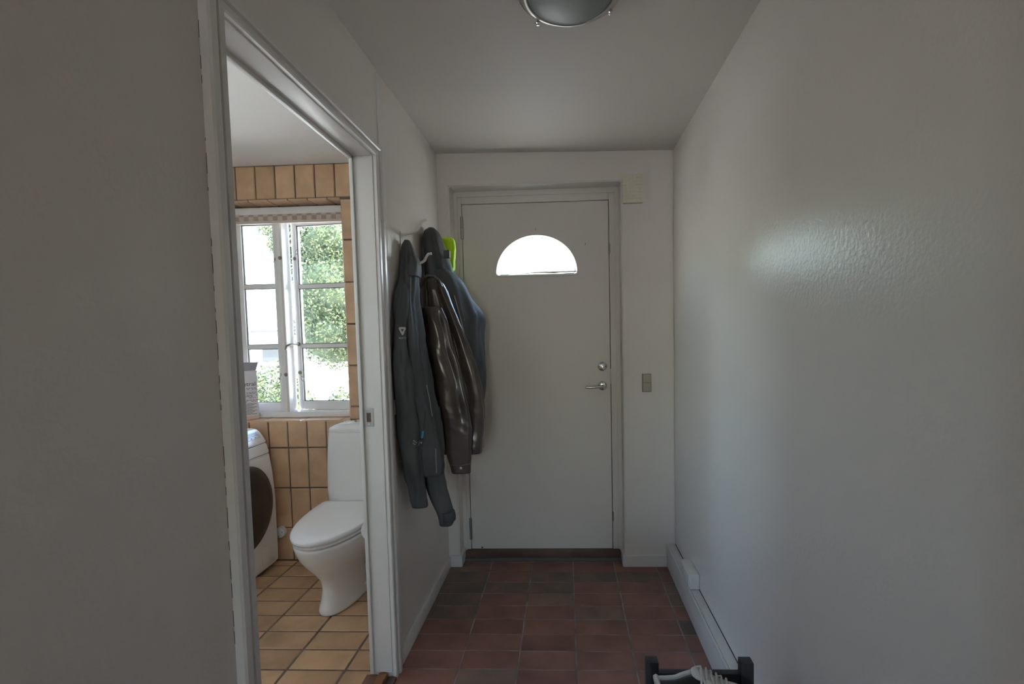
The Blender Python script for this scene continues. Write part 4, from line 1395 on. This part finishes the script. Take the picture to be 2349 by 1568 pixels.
for i in range(NT):
    t = (i + 0.5) / NT
    for k in range(NA):
        ph = (k + 0.5) / NA
        open_half = 0.0
        if 0.035 < t < 0.40:
            open_half = 0.27
        elif 0.40 <= t < 0.62:
            open_half = 0.10 - (t - 0.40) * 0.28
        if abs(ph - 0.5) < open_half:
            continue
        bm.faces.new((grid[i][k], grid[i][k + 1], grid[i + 1][k + 1], grid[i + 1][k]))
loose = [v for v in bm.verts if not v.link_faces]
bmesh.ops.delete(bm, geom=loose, context='VERTS')
me = to_mesh('upper', bm)
up_ = link('upper', me, SHOEW, None, smooth=True)
me.materials.append(SHOEG)
sd = up_.modifiers.new('t', 'SOLIDIFY')
sd.thickness = 0.006
sd.offset = -1
sd.material_offset = 1
sd.material_offset_rim = 0
ss = up_.modifiers.new('s', 'SUBSURF')
ss.levels = ss.render_levels = 1
world_child(up_, sh)
# padded collar, insole, tongue
col_pts = []
for t in np.linspace(0.40, 0.045, 14):
    w, h = foot_w(t), top_h(t)
    ph = PI * (0.5 - 0.27)
    col_pts.append((SX + t * SL, SYc + foot_c(t) + w * abs(math.cos(ph)) ** 0.55, SZb + 0.020 + (h - 0.020) * math.sin(ph) ** 0.62))
right = [(x, 2 * (SYc) - y + 2 * 0.004, z) for x, y, z in col_pts]
tube('padded_collar', col_pts + [(SX + 0.004, SYc + 0.012, SZb + 0.104), (SX + 0.003, SYc, SZb + 0.108), (SX + 0.004, SYc - 0.010, SZb + 0.104)] + right[::-1], 0.0048, SHOEW, sh, n=10)
sections('insole', [[Vector((SX + (0.05 + 0.55 * math.cos(2 * PI * k / 20) * 0.5 + 0.26) * SL, SYc + 0.03 * math.sin(2 * PI * k / 20), SZb + zz)) for k in range(20)] for zz in (0.026, 0.032)], SHOEG, sh)
bm = bmesh.new()
tg = []
for i in range(14):
    u = i / 13
    t = 0.66 - u * 0.34
    zc = np.interp(t, [0.32, 0.38, 0.45, 0.55, 0.66], [0.127, 0.127, 0.118, 0.101, 0.083])
    hw_ = (0.017 + 0.010 * u) * (1.0 if u < 0.8 else math.sqrt(max(0.05, 1 - ((u - 0.8) / 0.21) ** 2)))
    tg.append([bm.verts.new((SX + t * SL, SYc + 0.006 + hw_ * q, SZb + zc - 0.010 * q * q)) for q in np.linspace(-1, 1, 9)])
for A, B in zip(tg, tg[1:]):
    for k in range(8):
        bm.faces.new((A[k], A[k + 1], B[k + 1], B[k]))
tong = link('tongue', to_mesh('tongue', bm), SHOEW, None, smooth=True)
sd = tong.modifiers.new('t', 'SOLIDIFY')
sd.thickness = 0.006
world_child(tong, sh)
for i in range(6):
    t = 0.40 + i * 0.045
    zc = float(np.interp(t, [0.38, 0.45, 0.55, 0.66], [0.129, 0.122, 0.106, 0.089]))
    x = SX + t * SL
    sgn = 1 if i % 2 else -1
    tube('lace', [(x - 0.003 * sgn, SYc + 0.006 - 0.022, SZb + zc - 0.010), (x, SYc + 0.006 - 0.010, SZb + zc + 0.001), (x + 0.003, SYc + 0.006, SZb + zc + 0.004), (x + 0.005, SYc + 0.016, SZb + zc + 0.001), (x + 0.008 * sgn, SYc + 0.028, SZb + zc - 0.010)], 0.0028, SHOEL, sh, n=8)
    for s_ in (-1, 1):
        lathe('eyelet', [(0.0, 0.0012), (0.0022, 0.0012), (0.003, 0.0)], INK, (x - 0.002, SYc + 0.006 + s_ * 0.0285, SZb + zc - 0.0155), (0, s_ * 0.8, 0.6), ref=(1, 0, 0), n=10, parent=sh)
tube('lace_loop', [(SX + 0.40 * SL, SYc - 0.006, SZb + 0.122), (SX + 0.385 * SL, SYc - 0.026, SZb + 0.112), (SX + 0.40 * SL, SYc - 0.042, SZb + 0.088), (SX + 0.43 * SL, SYc - 0.046, SZb + 0.070), (SX + 0.45 * SL, SYc - 0.044, SZb + 0.090), (SX + 0.43 * SL, SYc - 0.022, SZb + 0.116)], 0.0026, SHOEL, sh, n=8)
htab = sections('heel_tab', [[Vector((SX - 0.001 - 0.004 * math.cos(2 * PI * k / 16) + 0.010 * (1 - q), SYc + 0.014 * math.sin(2 * PI * k / 16), SZb + 0.060 + 0.046 * q)) for k in range(16)] for q in (0.0, 0.35, 0.7, 1.0)], SHOEW, sh)
tx = text_on('heel_print', 'ecco', 0.017, INK, (SX + 0.012, SYc - 0.0325, SZb + 0.078), (0.25, -0.1, -1), (1, -0.25, 0.25), sh)

# ------------------------------------------------------------------ outdoors
finish(boxes('ground', [((-60, -60, -0.45), (60, 80, -0.35))], PAVE), 'pale sunlit paving outside the house', 'ground', kind='structure')


def leaves(name, centers, n, size, m, parent, seed, squash=1.0):
    """thousands of small leaf blades on the shells of several blobs"""
    rs = np.random.RandomState(seed)
    V, F = [], []
    for (c, rad, frac) in centers:
        cnt = int(n * frac)
        d = rs.normal(size=(cnt, 3))
        d /= np.linalg.norm(d, axis=1)[:, None]
        rr = np.array(rad) * (rs.uniform(0.72, 1.05, size=cnt)[:, None])
        P = np.array(c) + d * rr
        for p, dn in zip(P, d):
            s = size * rs.uniform(0.6, 1.3)
            nv_ = dn + rs.normal(size=3) * 0.6
            nv_ /= np.linalg.norm(nv_)
            u = np.cross(nv_, rs.normal(size=3))
            u /= np.linalg.norm(u)
            w = np.cross(nv_, u)
            b = len(V)
            V += [p - u * s * 0.5, p + w * s * 0.28, p + u * s * 0.5 + nv_ * s * 0.1, p - w * s * 0.28]
            F.append((b, b + 1, b + 2, b + 3))
    me = bpy.data.meshes.new(name)
    me.from_pydata([tuple(v) for v in V], [], F)
    o = link(name, me, m)
    o['kind'] = 'stuff'
    return world_child(o, parent)


def blob_core(name, centers, m, parent, k=0.80):
    bm = bmesh.new()
    for c, rad, f in centers:
        b2 = bmesh.new()
        bmesh.ops.create_icosphere(b2, subdivisions=3, radius=1)
        for v in b2.verts:
            q = 1 + 0.25 * noise.noise(v.co * 2.5 + Vector(c))
            v.co = Vector((c[0] + v.co.x * rad[0] * k * q, c[1] + v.co.y * rad[1] * k * q, c[2] + v.co.z * rad[2] * k * q))
        tmp = bpy.data.meshes.new('t')
        b2.to_mesh(tmp)
        b2.free()
        bm.from_mesh(tmp)
        bpy.data.meshes.remove(tmp)
    o = link(name, to_mesh(name, bm), m, None, smooth=True)
    return world_child(o, parent)


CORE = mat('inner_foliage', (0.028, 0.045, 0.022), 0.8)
tr1 = empty('garden_tree', (-3.3, 6.4, -0.35), label='tall leafy green tree filling the ajar bathroom casement', cat='tree')
cents = [((-3.55, 6.3, 2.3), (0.85, 0.8, 0.9), 0.2), ((-3.7, 6.4, 1.55), (0.75, 0.8, 0.75), 0.17), ((-3.0, 6.5, 1.7), (0.9, 0.9, 0.9), 0.15), ((-3.5, 6.4, 3.15), (0.85, 0.8, 0.75), 0.2), ((-3.0, 6.5, 2.6), (0.7, 0.8, 0.8), 0.12), ((-4.62, 6.1, 3.48), (0.33, 0.3, 0.20), 0.022), ((-4.50, 6.1, 3.15), (0.26, 0.3, 0.25), 0.022), ((-4.47, 6.1, 2.75), (0.14, 0.25, 0.30), 0.012), ((-4.25, 6.2, 3.3), (0.3, 0.3, 0.5), 0.03)]
leaves('foliage', cents, 52000, 0.056, LEAF1, tr1, 3)
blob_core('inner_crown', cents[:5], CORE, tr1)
tube('trunk', [(-3.2, 6.6, -0.35), (-3.25, 6.55, 0.6), (-3.4, 6.5, 1.6), (-3.4, 6.5, 2.6)], 0.16, BARK, tr1, n=14, rs=[0.2, 0.16, 0.13, 0.08])

bs = empty('garden_bush', (-3.6, 4.0, -0.35), label='yellow green bush below the closed bathroom casement', cat='bush')
cents = [((-3.65, 4.3, 0.55), (0.42, 0.4, 0.50), 0.4), ((-3.38, 4.2, 0.35), (0.32, 0.4, 0.5), 0.3), ((-4.05, 4.4, 0.4), (0.4, 0.4, 0.45), 0.3)]
leaves('foliage', cents, 5000, 0.058, LEAF2, bs, 5)
tube('stem', [(-3.6, 4.3, -0.35), (-3.6, 4.3, 0.4)], 0.03, BARK, bs, n=8)
bs2 = empty('small_shrub', (-2.6, 4.0, -0.35), label='small light green shrub beyond the lower pane of the ajar casement', cat='shrub')
cents = [((-2.62, 4.2, 0.22), (0.26, 0.25, 0.42), 0.6), ((-2.52, 4.2, 0.0), (0.3, 0.25, 0.3), 0.4)]
leaves('foliage', cents, 2600, 0.05, LEAF2, bs2, 8)
tube('stem', [(-2.58, 4.2, -0.35), (-2.58, 4.2, 0.2)], 0.02, BARK, bs2, n=8)

nh = empty('neighbour_house', (-16, 22, -0.35), label='sunlit white house with pale roof seen through the closed casement', cat='house')
boxes('wall', [((-26, 21, -0.35), (-9.5, 27, 1.8))], HOUSEW, nh)
prism('roof', [(-26.5, 20.5, 1.9), (-26.5, 24, 3.2), (-26.5, 27.5, 1.9)], (17.5, 0, 0), ROOFL, nh)
boxes('gutter', [((-15.2, 20.3, 1.78), (-13.2, 20.45, 1.88))], GUTTER, nh)
wi = boxes('window', [((-14.6, 20.95, 0.3), (-13.7, 21.02, 1.2))], GUTTER, nh)
nh2 = empty('opposite_house', (4, 26, -0.35), label='pale house with row of rafter ends seen through the front door window', cat='house')
boxes('wall', [((-1.0, 21, -0.35), (14, 29, 4.4))], HOUSEW, nh2)
prism('roof', [(-1.4, 20.3, 4.50), (-1.4, 25, 6.6), (-1.4, 29.7, 4.50)], (16.0, 0, 0), ROOFL, nh2)
for k in range(18):
    boxes('rafter_end', [((-0.85 + k * 0.118, 20.28, 4.44), (-0.79 + k * 0.118, 20.5, 4.49))], GUTTER, nh2)
